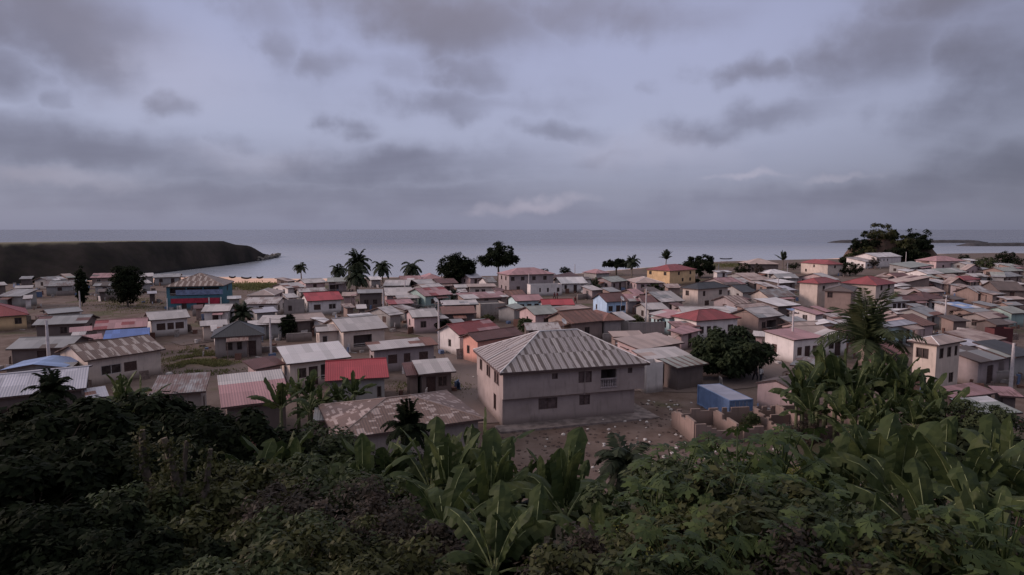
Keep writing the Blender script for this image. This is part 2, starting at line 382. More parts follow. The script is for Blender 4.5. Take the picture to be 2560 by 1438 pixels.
bump(t, b, rp, .35, .3)
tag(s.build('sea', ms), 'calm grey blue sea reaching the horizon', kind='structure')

def loft(name, rows, mat, **kw):
    m = MB(); n = len(rows[0])
    for r in rows:
        for p in r: m.v.append(tuple(p))
    for j in range(len(rows)-1):
        for i in range(n-1): m.f.append((j*n+i, j*n+i+1, (j+1)*n+i+1, (j+1)*n+i)); m.m.append(0)
    return tag(m.build(name, mat, smooth=kw.pop('smooth', True)), **kw)
def interp(pts, x):
    for a, b_ in zip(pts, pts[1:]):
        if x <= b_[0]: return a[1]+(b_[1]-a[1])*(x-a[0])/(b_[0]-a[0])
    return pts[-1][1]
foot = [(-700,740),(0,722),(200,708),(330,694),(400,685),(450,679),(520,671),(600,661),(660,651),(697,643.5)]
top = [(-700,618),(0,611),(200,607),(400,604.5),(556,603),(572,608),(588,612.5),(622,615),(640,624),(655,634),(675,639),(697,642.5)]
rows = [[] for _ in range(9)]
for i in range(141):
    px = -700+(1397)*i/140
    f0 = unp(px, interp(foot, px), -1.3)
    back = max(1.5, min(16, (697-px)*.10))
    tp = at(px+back*.1, interp(top, px), f0.y+back)
    tp.z = max(tp.z, -.9)
    for k in range(5):
        u = k/4; p = f0.lerp(tp, u); p.z = f0.z+(tp.z-f0.z)*(u**.75)
        p += Vector((noise.noise(p*.12), noise.noise(p*.12+Vector((9,0,0))), .6*noise.noise(p*.3)))*(1.6 if 0 < k < 4 else .2)*min(1, back/8)
        rows[k].append(p)
    for k, (dy, dz) in enumerate(((18, .1), (40, -.2), (52, -5), (70, -14))):
        dy *= min(1, max(.1, (560-px)/200)); q_ = (tp.y+dy)/tp.y
        rows[5+k].append(Vector((tp.x*q_, tp.y*q_, max(-2, tp.z+dz if tp.z > 0 else -2))))
mh, t, b = newmat('headland_rock')
P = t.nodes.new('ShaderNodeTexCoord').outputs['Object']; q1 = noisen(t, .05, 5, P, .6); q2 = noisen(t, .5, 4, P, .6)
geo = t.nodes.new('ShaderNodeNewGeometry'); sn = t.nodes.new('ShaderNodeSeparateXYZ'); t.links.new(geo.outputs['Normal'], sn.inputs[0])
sz = t.nodes.new('ShaderNodeSeparateXYZ'); t.links.new(P, sz.inputs[0])
c = mixc(t, maprange(t, q1, .3, .7, 0, 1), (.014,.013,.014), (.050,.040,.038)); c = mixc(t, maprange(t, q2, .4, .7, 0, .5), c, (.024,.025,.018))
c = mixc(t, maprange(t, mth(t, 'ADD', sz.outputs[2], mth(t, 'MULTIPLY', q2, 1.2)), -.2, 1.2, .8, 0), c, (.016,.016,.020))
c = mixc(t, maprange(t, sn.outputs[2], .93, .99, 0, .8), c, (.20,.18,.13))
t.links.new(c, b.inputs['Base Color']); b.inputs['Roughness'].default_value = .95; b.inputs['Specular IOR Level'].default_value = .1
loft('headland', rows, mh, label='long dark flat topped headland running out into the sea', kind='structure')
M_ROCK = plain('pale_shore_rock', (.14,.13,.125), .9, .6, .5, 0, .2)
def rocks(name, pts, size, mat, seed, parent=None, **kw):
    rnd = random.Random(seed); m = MB()
    import itertools
    for (x, y, z) in pts:
        r = size*rnd.uniform(.5, 1.2); i0 = len(m.v)
        ph = [(0,0,1)]+[(math.cos(a), math.sin(a), h) for h in (.45, -.35) for a in (rnd.uniform(0,.6)+k*math.pi/3 for k in range(6))]
        for q in ph:
            s_ = r*rnd.uniform(.75, 1.15); m.v.append((x+q[0]*s_, y+q[1]*s_, z+q[2]*s_*.7))
        for k in range(6):
            m.f.append((i0, i0+1+k, i0+1+(k+1) % 6)); m.f.append((i0+1+k, i0+7+k, i0+7+(k+1) % 6, i0+1+(k+1) % 6)); m.m += [0, 0]
    return tag(m.build(name, mat, parent), **kw)
rn = random.Random(5)
pts = []
for i in range(60):
    px = rn.uniform(645, 698); p = unp(px, interp(foot, px)-rn.uniform(.3, 3.2), -1); pts.append((p.x, p.y, -.5+rn.uniform(0, .9)))
rocks('shore_rocks', pts, 1.7, M_ROCK, 3, label='pale boulders heaped at the tip of the headland', kind='stuff')

# breakwaters far out at the right
def breakwater(px0, px1, py, wdt, hgt, label):
    a, b_ = unp(px0, py, -1), unp(px1, py, -1); m = MB(); n = 24; rnd = random.Random(px0)
    prof = [(-wdt/2, -1.5), (-wdt/4, hgt*.8), (0, hgt), (wdt/4, hgt*.9), (wdt/2, -1.5)]
    for i in range(n+1):
        u = i/n; c_ = a.lerp(b_, u); e = min(1, min(u, 1-u)*10+.12)
        for dy, z in prof: m.v.append((c_.x+rnd.uniform(-1, 1), c_.y+dy*e, z*e-1*(1-e)+rnd.uniform(-.2, .3)*hgt*.3 if z > -1 else z))
    for i in range(n):
        for k in range(4): m.f.append((i*5+k, (i+1)*5+k, (i+1)*5+k+1, i*5+k+1)); m.m.append(0)
    m.f.append((0,1,2,3,4)); m.m.append(0)
    tag(m.build('breakwater', plain('breakwater_stone', (.055,.052,.058), .9, .1, .4, 0, .3)), label, 'breakwater', 'breakwaters off the shore')
breakwater(2070, 2470, 607, 26, 2.6, 'long low rubble breakwater lying farthest out, behind the tree covered rock')
breakwater(2392, 2760, 615, 22, 2.4, 'nearer low rubble breakwater at the right edge of the sea')

m = MB(); pr_ = None
for i in range(0, 181):
    x = -190+400*i/180; y = shore(x)+1.2*noise.noise(Vector((x*.06, 0, 0))); wd_ = 1.3+1.0*noise.noise(Vector((x*.1, 4, 0))); row = ((x,y-wd_*.5,-.975),(x,y+wd_*.5,-.975))
    if pr_: m.quad(pr_[0], row[0], row[1], pr_[1])
    pr_ = row
tag(m.build('surf', plain('sea_foam', (.62,.58,.58), .6, 1, .1)), 'thin pale line of surf along the beach', kind='structure')
# dirt roads
mr_, t, b = newmat('dirt_road')
P = t.nodes.new('ShaderNodeTexCoord').outputs['Object']; q1 = noisen(t, .25, 5, P, .6); q2 = noisen(t, 3, 4, P, .6)
c = mixc(t, q1, (.125,.092,.084), (.19,.145,.135)); c = mixc(t, maprange(t, q2, .5, .75, 0, .4), c, (.10,.075,.07))
t.links.new(c, b.inputs['Base Color']); b.inputs['Roughness'].default_value = .95; bump(t, b, q2, .04, .5)
def road(pix, wid, label, k):
    P3 = [unp(x, y, 0) for x, y in pix]; fine = []
    for i in range(len(P3)-1):
        p0, p1, p2, p3 = P3[max(0, i-1)], P3[i], P3[i+1], P3[min(len(P3)-1, i+2)]
        for q in range(8):
            u = q/8; fine.append(.5*((2*p1)+(-p0+p2)*u+(2*p0-5*p1+4*p2-p3)*u*u+(-p0+3*p1-3*p2+p3)*u**3))
    fine.append(P3[-1]); m = MB()
    for i, p in enumerate(fine):
        tt = (fine[min(i+1, len(fine)-1)]-fine[max(i-1, 0)]).normalized(); n_ = Vector((-tt.y, tt.x, 0))
        for j in range(7):
            wv_ = (j/6-.5)*wid*(1+.25*noise.noise(p*.2+Vector((j//4*7, 0, 0)))); q = p+n_*wv_
            m.v.append((q.x, q.y, gz(q.x, q.y)+.05+k*.012))
    for i in range(len(fine)-1):
        for j in range(6): m.f.append((i*7+j, i*7+j+1, (i+1)*7+j+1, (i+1)*7+j)); m.m.append(0)
    tag(m.build('dirt_road', mr_, smooth=True), label, kind='structure')
road([(1010,822),(1090,838),(1140,870),(1165,905),(1178,950),(1190,1000),(1215,1060)], 5.0, 'dirt lane curving past the peach house to the big house', 0)
road([(1560,960),(1700,962),(1830,955),(1900,925),(1960,905),(2070,890)], 6.0, 'dirt road in front of the blue container', 1)
road([(440,860),(520,850),(600,842),(700,835),(780,835)], 4.0, 'dirt lane behind the black roofed house', 2)
road([(640,910),(720,890),(800,870)], 4.0, 'dirt lane right of the black roofed house', 3)
# ------------------------------------------------------------------ houses
CR = dict(a=(0,560), b=(440,560), c=(880,560), d=(1320,560), e=(1700,560), f=(2080,560), g=(0,780), i=(440,780), j=(880,780), k=(1320,780), l=(1700,780), m=(2080,780))
def cp(cr, x, y):
    if not cr: return x, y
    return CR[cr][0]+x/5.325, CR[cr][1]+y/5.325
def wall_face(mb, O, U, L, H, holes, up=Vector((0,0,1)), depth=.14):
    """wall from O along U, length L, height H with rectangular holes (u0,u1,z0,z1); N points outwards"""
    Nn = U.cross(up)
    us = sorted({0, L, *[h[0] for h in holes], *[h[1] for h in holes]}); zs = sorted({-.3, H, *[h[2] for h in holes], *[h[3] for h in holes]})
    P = lambda u, z, d=0: O+U*u+up*z-Nn*d
    for a, b in zip(us, us[1:]):
        for c, d in zip(zs, zs[1:]):
            if any(h[0] <= (a+b)/2 <= h[1] and h[2] <= (c+d)/2 <= h[3] for h in holes): continue
            mb.quad(P(a,c), P(b,c), P(b,d), P(a,d))
    for u0, u1, z0, z1 in holes:
        for A, B in (((u0,z0),(u1,z0)), ((u1,z0),(u1,z1)), ((u1,z1),(u0,z1)), ((u0,z1),(u0,z0))):
            mb.quad(P(*A), P(*A, depth), P(*B, depth), P(*B))
    return P
def opening(root, P, h, kind, mats=None):
    """window (frame with bars > pane) or door set in the reveal"""
    u0, u1, z0, z1 = h
    def bar(m, a, b, c, d, y0, y1):
        q = [P(a,c,y0), P(b,c,y0), P(b,d,y0), P(a,d,y0)]; r = [P(a,c,y1), P(b,c,y1), P(b,d,y1), P(a,d,y1)]
        m.quad(*q)
        for i in range(4): m.quad(q[i], r[i], r[(i+1) % 4], q[(i+1) % 4])
    if kind in 'wvs':
        m = MB(); t = .07
        fm = {'w': M_FRAME, 'v': M_WFRAME, 's': M_SHUT}[kind]
        bar(m, u0, u0+t, z0, z1, .03, .11); bar(m, u1-t, u1, z0, z1, .03, .11); bar(m, u0+t, u1-t, z0, z0+t, .035, .11); bar(m, u0+t, u1-t, z1-t, z1, .035, .11)
        if u1-u0 > .9: c = (u0+u1)/2; bar(m, c-.03, c+.03, z0+t, z1-t, .04, .11)
        if kind == 's':
            n = 6
            for i in range(n):
                a = z0+t+(z1-z0-2*t)*i/n; bar(m, u0+t, u1-t, a+.01, a+(z1-z0-2*t)/n-.02, .05, .1)
        f = m.build('window', fm, root)
        m = MB(); m.quad(P(u0,z0,.12), P(u1,z0,.12), P(u1,z1,.12), P(u0,z1,.12)); m.build('pane', M_PANE, f)
    elif kind == 'd':
        m = MB(); bar(m, u0, u1, z0, z1, .09, .13); bar(m, u0+.1, u1-.1, z0+.15, z0+.9, .07, .09); bar(m, u0+.1, u1-.1, z0+1.05, z1-.12, .07, .09)
        m.build('door', M_DOOR, root)
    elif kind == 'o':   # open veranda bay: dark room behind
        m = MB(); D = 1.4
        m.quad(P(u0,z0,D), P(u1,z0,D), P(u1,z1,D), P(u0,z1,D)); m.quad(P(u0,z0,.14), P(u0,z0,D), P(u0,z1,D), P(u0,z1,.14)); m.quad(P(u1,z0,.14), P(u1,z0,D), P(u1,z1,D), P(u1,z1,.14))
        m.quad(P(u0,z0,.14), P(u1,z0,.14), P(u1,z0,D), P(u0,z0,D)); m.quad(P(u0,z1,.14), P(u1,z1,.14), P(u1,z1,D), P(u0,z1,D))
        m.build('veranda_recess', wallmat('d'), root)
        m = MB(); bar(m, u0, u1, z0+.42, z0+.5, .0, .06); bar(m, u0, u1, z0+.15, z0+.2, .0, .06); m.build('veranda_rail', M_WFRAME, root)
def parse(fs, L, h):
    """'w.3 d.6 s.8:1.4' -> holes: kind, centre as a fraction of the wall, optional width"""
    out = []
    for tok in fs.split():
        k = tok[0]; r = tok[1:].split(':'); c = float(r[0])*L; wd = float(r[1]) if len(r) > 1 else {'w':.95,'v':.95,'s':1.1,'d':.95,'o':2.4}[k]
        fl = float(r[2]) if len(r) > 2 else 0
        z0, z1 = {'d': (.02, 2.05), 'o': (.5, 2.15)}.get(k, (.95, 2.0)); z0 += fl; z1 += fl
        z1 = min(z1, h-.12+(fl*0)); u0, u1 = c-wd/2, c+wd/2
        if u0 < .1 or u1 > L-.1 or z1 < z0+.3 or any(u0 < q[1][1]+.05 and u1 > q[1][0]-.05 and z0 < q[1][3]+.05 and z1 > q[1][2]-.05 for q in out): continue
        out.append((k, (u0, u1, z0, z1)))
    return out
def auto(L, rnd, door=True):
    n = max(0, int((L-1)/2.6)); toks = []
    for i in range(n): toks.append(('d' if door and i == n//2 else rnd.choice('wwvs'))+'%.2f' % ((i+.5)/n+rnd.uniform(-.03, .03)))
    return ' '.join(toks)
HOUSES = []; NH = [0]
def fit_depth(A, ux, uy, L, p, typ, yt, h):
    def ytop(D):
        if typ == 's': q = A+ux*(L/2)+uy*D; z = h+p*D
        elif typ == 'g': q = A+ux*(L/2)+uy*(D/2); z = h+p*D/2
        elif typ == 'G': q = A+ux*(L/2)+uy*D; z = h+p*L/2
        elif typ == 'h':
            if L >= D: q = A+ux*(L/2)+uy*(D/2); z = h+p*D/2
            else: q = A+ux*(L/2)+uy*(D-L/2); z = h+p*L/2
        else: q = A+ux*(L/2)+uy*D; z = h
        return proj((q.x, q.y, z))[1]
    lo, hi = 2.2, 20
    for _ in range(40):
        mid = (lo+hi)/2
        if ytop(mid) > yt: lo = mid
        else: hi = mid
    return (lo+hi)/2
def house(cr, x1, y1, x2, y2, yt, typ, rc, wc, label, h=2.45, p=None, st='n', F_=None, S_=None, lx=None, dmax=11, o=.42, name='house', cat='house', group=None, low=None, rearc=None):
    NH[0] += 1; rnd = random.Random(NH[0]*7+3)
    (x1, y1), (x2, y2) = cp(cr, x1, y1), cp(cr, x2, y2); _, yt = cp(cr, 0, yt)
    A, B = unp(x1, y1, h), unp(x2, y2, h); ux = (B-A); ux.z = 0; L = ux.length; ux.normalize(); uy = Vector((-ux.y, ux.x, 0))
    if L < 1.6: L = 1.6
    if rearc is None and low is None and st == 'n' and rc in ('lt','gr','gg','bn','wh','pk','lv') and rnd.random() < .6 and label.find('plain') < 0:
        rearc = (rnd.choice(('gr','lt','rs','bn','db','wh','mr')), rnd.uniform(.06,.22))
    if st == 'n' and rc in ('lt','bn','pk','gr') and rnd.random() < .22: st = 'r'
    if p is None: p = {'g': .30, 's': .16, 'h': .42, 'G': .32, 'f': 0}[typ]
    if lx is not None:
        X = cp(cr, lx, 0)[0]; lo, hi = 1, 40
        left = proj(A+uy*5)[0] < proj(A)[0]
        base = A if left else B
        for _ in range(40):
            mid = (lo+hi)/2; xx = proj(base+uy*mid)[0]
            if (xx > X) == left: lo = mid
            else: hi = mid
        D = min((lo+hi)/2, 26)
    else: D = min(fit_depth(A, ux, uy, L, p, typ, yt, h), dmax)
    D = max(D, 2.4)
    yaw = math.atan2(ux.y, ux.x); Cc = A+ux*(L/2)+uy*(D/2)
    z0 = gz(Cc.x, Cc.y)
    root = empty(name, (Cc.x, Cc.y, z0), yaw); tag(root, label, cat, group); h -= z0
    hw, hd = L/2, D/2; a, e = hw-o, hd-o
    roofm = roofmat(rc, st) if typ != 'f' else None
    X, Y, Z = Vector((1,0,0)), Vector((0,1,0)), Vector((0,0,1))
    # roof top surface height at a local point
    def rz(x, y):
        if typ == 's': return h+p*(y+hd)
        if typ == 'g': return h+p*(hd-abs(y))
        if typ == 'G': return h+p*(hw-abs(x))
        if typ == 'h': return h+p*min(hd-abs(y), hw-abs(x))
        return h
    wt = h+p*o-.05 if typ != 'f' else h
    mb = MB(); fs = F_ if F_ is not None else auto(2*a, rnd); ss = S_ if S_ is not None else auto(2*e, rnd, False)
    holes = parse(fs, 2*a, wt); P = wall_face(mb, Vector((-a,-e,0)), X, 2*a, wt, [q[1] for q in holes]); jobs = [(P, q) for q in holes]
    sh = parse(ss, 2*e, wt)
    Pl = wall_face(mb, Vector((-a,e,0)), -Y, 2*e, wt, [q[1] for q in sh]); Pr = wall_face(mb, Vector((a,-e,0)), Y, 2*e, wt, [q[1] for q in sh])
    cam_l = root.matrix_basis.inverted() @ Vector((0,0,HC))
    jobs += [(Pl if cam_l.x < 0 else Pr, q) for q in sh]
    wall_face(mb, Vector((a,e,0)), -X, 2*a, wt, [])
    if typ == 'g':
        for sx in (-a, a): mb.quad((sx,-e,wt), (sx,e,wt), (sx,0,wt+p*e))
    elif typ == 'G':
        for sy in (-e, e): mb.quad((-a,sy,wt), (a,sy,wt), (0,sy,wt+p*a))
    elif typ == 's':
        zb = wt+p*2*e
        mb.quad((-a,e,wt), (a,e,wt), (a,e,zb), (-a,e,zb))
        for sx in (-a, a): mb.quad((sx,-e,wt), (sx,e,wt), (sx,e,zb))
    mb.build('wall', wallmat(wc), root)
    for Pf, (k, hh) in jobs: opening(root, Pf, hh, k)
    # other side wall holes stay dark behind: back plates
    other = Pr if cam_l.x < 0 else Pl
    for k, hh in sh:
        opening(root, other, hh, 'v' if k == 'o' else k)
    th = .09
    if typ == 'f':
        m = MB(); m.quad((-a+.2,-e+.2,h-.35), (a-.2,-e+.2,h-.35), (a-.2,e-.2,h-.35), (-a+.2,e-.2,h-.35)); m.build('roof', M_CONC, root)
        return root
    rb = MB()
    def slope(pts, udir, vdir, org, m=0):
        pts = [Vector(q) for q in pts]; jit = 0
        rb.quad(*pts, m=m, uv=[((q-org).dot(udir), (q-org).dot(vdir)) for q in pts])
    def V3(x, y): return Vector((x, y, rz(x, y)))
    if typ in 'sg':
        yr = hd if typ == 's' else 0
        # tin sheets sag and lift a little: subdivide and jitter
        nsub = max(2, min(14, int(L/1.6)));
        def grid(ya, yb, sgn):
            vd = (Vector((0, yb, rz(0, yb)))-Vector((0, ya, rz(0, ya)))).normalized(); kk = 3
            pt = {}
            for i_ in range(nsub+1):
                for j_ in range(kk+1):
                    x = -hw+L*i_/nsub; y = ya+(yb-ya)*j_/kk; j0 = rnd.uniform(-.025, .025); e0 = rnd.uniform(-.10, .05) if j_ == 0 and 0 < i_ < nsub else 0
                    pt[i_, j_] = Vector((x, y+e0*sgn*-1, rz(x, y)+j0+(e0*.2)))
            for i_ in range(nsub):
                for j_ in range(kk):
                    q = [pt[i_,j_], pt[i_+1,j_], pt[i_+1,j_+1], pt[i_,j_+1]]
                    mi = 0
                    if low and sgn > 0 and j_ < low[1]: mi = 2
                    if rearc and rnd.random() < rearc[1]: mi = 2
                    if sgn < 0: q = q[::-1]
                    slope(q, X, vd, Vector((-hw, ya, h)), mi)
        grid(-hd, yr, 1)
        if typ == 'g': grid(hd, 0, -1)
        loop = [V3(-hw,-hd), V3(hw,-hd), V3(hw,yr)]+([V3(hw,hd)] if typ == 'g' else [])+([V3(-hw,hd)] if typ == 'g' else [])+[V3(-hw,yr)]
    elif typ == 'G':
        for sx in (-1, 1):
            vd = (Vector((0,0,rz(0,0)))-Vector((sx*hw,0,h))).normalized()
            q = [V3(sx*hw,-hd), V3(sx*hw,hd), V3(0,hd), V3(0,-hd)]
            if sx < 0: q = q[::-1]
            slope(q, Y, vd, Vector((sx*hw,-hd,h)))
        loop = [V3(-hw,-hd), V3(0,-hd), V3(hw,-hd), V3(hw,hd), V3(0,hd), V3(-hw,hd)]
    elif typ == 'h':
        if L >= D: r1, r2 = Vector((-hw+hd,0,h+p*hd)), Vector((hw-hd,0,h+p*hd))
        else: r1, r2 = Vector((0,-hd+hw,h+p*hw)), Vector((0,hd-hw,h+p*hw))
        c1, c2, c3, c4 = V3(-hw,-hd), V3(hw,-hd), V3(hw,hd), V3(-hw,hd)
        k = 1/math.sqrt(1+p*p)
        vf, vb, vl, vr = Vector((0,k,p*k)), Vector((0,-k,p*k)), Vector((k,0,p*k)), Vector((-k,0,p*k))
        if L >= D:
            slope([c1,c2,r2,r1], X, vf, c1); slope([c3,c4,r1,r2], X, vb, c3); slope([c4,c1,r1], Y, vl, c4); slope([c2,c3,r2], Y, vr, c2)
        else:
            slope([c1,c2,r1], X, vf, c1); slope([c3,c4,r2], X, vb, c3); slope([c4,c1,r1,r2], Y, vl, c4); slope([c2,c3,r2,r1], Y, vr, c2)
        loop = [c1, c2, c3, c4]
    # edge and soffit
    for i_ in range(len(loop)):
        q, r_ = loop[i_], loop[(i_+1) % len(loop)]; dz = Vector((0,0,-th-.06))
        rb.quad(q-Z*.03, q+dz, r_+dz, r_-Z*.03, m=1)
    for nm_ in ([1] if typ != 'h' else [1]):
        if typ == 'h': rb.quad(*[q-Z*(th+.05) for q in loop[::-1]], m=1)
        elif typ == 's': rb.quad(*[q-Z*(th+.05) for q in loop[::-1]], m=1)
        else:
            lp = [q-Z*(th+.05) for q in loop]
            if typ == 'g': rb.quad(lp[0], lp[5], lp[2], lp[1], m=1); rb.quad(lp[5], lp[4], lp[3], lp[2], m=1)
            else: rb.quad(lp[0], lp[5], lp[4], lp[1], m=1); rb.quad(lp[1], lp[4], lp[3], lp[2], m=1)
    mats = [roofm, M_FASC]
    if low: mats.append(roofmat(low[0], low[2]))
    elif rearc: mats.append(roofmat(rearc[0], 'n'))
    ro = rb.build('roof', mats, root, uv=True)
    # ridge caps
    if typ in 'gh' and L > 4 and proj(Cc)[1] > 700:
        rc_ = MB()
        if typ == 'g': rc_.tube([(-hw,0,h+p*hd+.0),(hw,0,h+p*hd+.0)], .07, 5)
        else:
            rc_.tube([r1, r2] if (r1-r2).length > .2 else [r1, r1+Vector((.2,0,0))], .06, 5)
            ends = [(c1,r1),(c4,r1),(c2,r2),(c3,r2)] if L >= D else [(c1,r1),(c2,r1),(c3,r2),(c4,r2)]
            for q, r_ in ends: rc_.tube([q, r_], .055, 5)
        rc_.build('ridge_cap', roofm if not (typ == 'h' and rc in ('lt', 'bn')) else M_CAP, ro)
    root['_r'] = 0; del root['_r']
    # lean-to porch on posts
    if cat == 'house' and name == 'house' and L > 4.5 and rnd.random() < .5 and 'tall' not in label and proj(Cc)[1] < 900:
        pm = roofmat(rnd.choice(('rs','gr','lt','bn','db','mr','pk')), rnd.choice('nrd')); front = rnd.random() < .6
        wd = rnd.uniform(.35,.6)*(2*a if front else 2*e); dp = rnd.uniform(1.2,2.2); hz_ = wt-rnd.uniform(.12,.3); off = rnd.uniform(-.5,.5)*((2*a if front else 2*e)-wd)
        sx_ = -1 if cam_l.x < 0 else 1
        def q3(u, d, z): return Vector((off+u, -e-d, z)) if front else Vector((sx_*(a+d), (off+u)*1, z))
        m = MB(); dz_ = dp*.18; c4_ = [q3(-wd/2,.01,hz_), q3(wd/2,.01,hz_), q3(wd/2,dp,hz_-dz_), q3(-wd/2,dp,hz_-dz_)]
        m.quad(*c4_, uv=[(0,dp),(wd,dp),(wd,0),(0,0)]); m.quad(*[v-Z*.06 for v in c4_[::-1]])
        for i_ in range(1, 4): m.quad(c4_[i_], c4_[(i_+1) % 4], c4_[(i_+1) % 4]-Z*.06, c4_[i_]-Z*.06)
        pr_ = m.build('porch_roof', pm, root, uv=True)
        for u_ in (-wd/2+.12, wd/2-.12):
            m = MB(); f0 = q3(u_, dp-.12, -.2); m.tube([f0, q3(u_, dp-.12, hz_-dz_-.05)], .06, 6); m.build('porch_post', M_WOOD, root)
    HOUSES.append((root, Cc, L, D)); return root
Hs = house
# ---- far left
Hs('a',-420,1262,392,1205,1000,'h','rd','y','yellow house with a wide red hip roof at the left edge',F_='w.35 w.84',S_='w.5')
Hs('a',420,1350,1150,1322,1215,'g','gr','d','long grey roof with a dark wall, right of the red hip roof, left edge',F_='w.56')
Hs('a',640,1200,1110,1160,1120,'g','gr','g','low pale grey roof just behind the long grey sheet roof at the left',p=.2)
Hs('a',-60,966,280,962,865,'s','gr','g','grey lean-to roof above the red hip roof at the left edge')
Hs('a',190,860,440,850,818,'g','lt','g','small light roof with a white wall, behind the grey lean-to at the left edge')
Hs('a',-60,822,105,812,775,'g','lt','d','far small light roof at the left edge below the dark headland')
Hs('a',580,832,985,818,755,'g','gr','g','pale grey roofed house with a beige wall, above the bare field at the left')
Hs('a',640,758,900,738,700,'g','gr','g','far grey roof behind the pale grey roofed house above the field')
Hs('a',890,718,1020,710,662,'g','gg','n','tiny light roof beside the dark slender tree below the headland')
Hs('a',1195,718,1585,708,652,'g','pk','n','wide pale pink roof on the shore left of the big dark palm',p=.2)
Hs('a',1230,828,1540,820,772,'g','gr','g','grey shack with a doorway, in front of the pale pink shore roof',F_='d.5')
Hs('a',1790,706,2060,696,655,'g','lt','g','light roof on the bay shore just right of the big dark palm',p=.2)
Hs('a',2030,714,2400,704,662,'g','gr','g','grey shore roof behind the teal building, topmost there',p=.2)
Hs('a',1880,795,2030,785,745,'g','lt','g','small pale shack between the big palm and the teal building')
Hs('a',1960,930,2090,924,897,'s','lv','d','tiny lavender awning stall left of the teal building',name='stall',cat='stall',h=2.2)
SHOP = Hs('',408,717,560,714,682,'h','sb','T','two storey teal building with a brown striped hip roof and a red ground floor',h=4.9,st='S',name='shop_building',cat='building',F_='o.2:3:2.4 o.5:3:2.4 o.8:3:2.4 d.3 d.6:1.6',S_='w.5:1:2.4')
# ---- left, middle distance
Hs('b',940,955,1315,950,852,'h','bn','p','beige hip roof house in front of the beach scrub',p=.35)
Hs('b',870,1068,1360,1062,975,'g','lt','w','long light roof with a white wall below the beige hip roof',p=.25)
Hs('b',1050,1188,1362,1165,1110,'s','lv','g','low lavender tinted roof right of the short palm tuft',h=2.3)
Hs('b',330,1168,715,1158,1068,'g','lt','w','light grey roof with a cluttered white front, left of the short palm tuft')
Hs('b',680,1000,870,992,962,'s','wh','g','narrow white roof between the teal building and the beige hip roof',h=2.3)
Hs('b',320,1362,690,1338,1280,'g','lt','c','long pale roof strip just left behind the black hip roof',p=.2,h=2.4)
Hs('b',470,1432,640,1420,1340,'s','lt','w','small white roof peeping out at the left of the black hip roof',h=2.3)
Hs('b',1070,1322,1425,1320,1215,'g','lt','g','pale roof directly left of the small bushy tree, behind the black hip roof')
Hs('i',960,182,1240,165,112,'s','lt','g','slanting whitish roof between the black hip roof and the utility pole',h=2.3)
Hs('b',1590,1302,2010,1268,1190,'g','bn','d','long beige roof over a dark open front, right of the small bushy tree',F_='o.3:3 d.6')
Hs('b',2005,1325,2142,1302,1240,'s','wh','w','little white hut right of the long beige roof',h=2.2,name='hut',cat='hut')
Hs('b',1745,1028,2232,1002,908,'g','br','w','white house with a bright red roof ridge, near the seaside palms at the left',F_='s.25:1.3 v.72:1.4',S_='v.5',h=2.8)
Hs('b',1480,855,1740,835,785,'g','lt','w','whitish roof just behind the single palm near the beach',p=.22)
Hs('b',1640,910,2020,892,850,'g','lt','g','pale roof right behind the white house with the bright red roof',p=.22)
Hs('b',1710,790,2010,775,728,'g','lt','p','far light roof right of the single palm by the waterline',p=.22)
Hs('b',1490,765,1610,752,716,'s','bn','n','tiny brown hut at the edge of the beach under the single palm',h=2.1,name='hut',cat='hut')
Hs('b',2010,772,2290,766,712,'s','gg','m','pale green flat roof on mauve posts at the foot of the left palm cluster',h=3,F_='o.3:2.2 o.7:2.2')
Hs('b',1400,1025,1735,1015,1000,'f','gr','k','unfinished grey block house without a roof, left of the bright red roof',h=3.0,F_='w.3:.7',S_='',lx=None,dmax=6)
Hs('b',2205,962,2400,958,905,'g','bn','p','small beige roof right beside the bright red roofed white house')
Hs('c',75,925,420,915,870,'s','gr','d','dark brown walled building with a flat grey roof below the palm cluster',h=3.4,F_='w.3 w.7')
Hs('g',70,497,935,468,330,'g','gr','d','big pale grey sheet roof behind the tall pole at the lower left',st='n',p=.28)
Hs('g',1125,652,2208,490,366,'g','sb','c','beige house with a brown striped rusty roof at the lower left',st='S',p=.3,F_='v.3:2 s.56:1.3',S_='',h=2.9,dmax=9)
Hs('g',-10,778,875,735,575,'G','lb','g','light blue gabled roof with a grey gable wall at the lower left edge',p=.16,F_='w.5',dmax=9)
Hs('g',-420,1185,1150,1012,790,'g','lv','d','large plain whitish roof at the lower left above the dark trees',p=.16,h=3,dmax=11)
Hs('g',1150,1160,1290,1140,1060,'s','lv','d','small whitish annex roof at the corner of the large whitish roof',h=2.4)
Hs('g',1235,240,1960,195,95,'g','pk','p','weathered pink and red roof behind the vivid blue roof',p=.25,rearc=('rd',.4))
Hs('g',1370,362,1990,318,226,'s','bl','g','vivid blue roof at the left, behind the rusty striped roof',p=.12,h=2.5,name='shed',cat='shed')
Hs('g',920,272,1235,248,212,'s','pk','g','narrow pink roof strip left of the vivid blue roof',h=2.2)
Hs('g',1075,382,1372,356,305,'s','pk','w','pinkish grey lean-to at the left end of the vivid blue roof',h=2.2)
Hs('g',930,340,1080,330,285,'s','lt','w','small whitish roof over the white balustrade wall',h=2.3)
Hs('',372,801,476,793,777,'g','lt','w','white walled house with three dark windows, right of the pink and red roof',F_='s.25:1.2 s.52:.9 s.78:1.2',S_='',h=2.7)
Hs('',370,990,514,978,934,'s','gr','k','old grey block building with a worn flat roof above the dark trees',h=3.0,st='d',F_='w.25 w.6',p=.12,dmax=7)
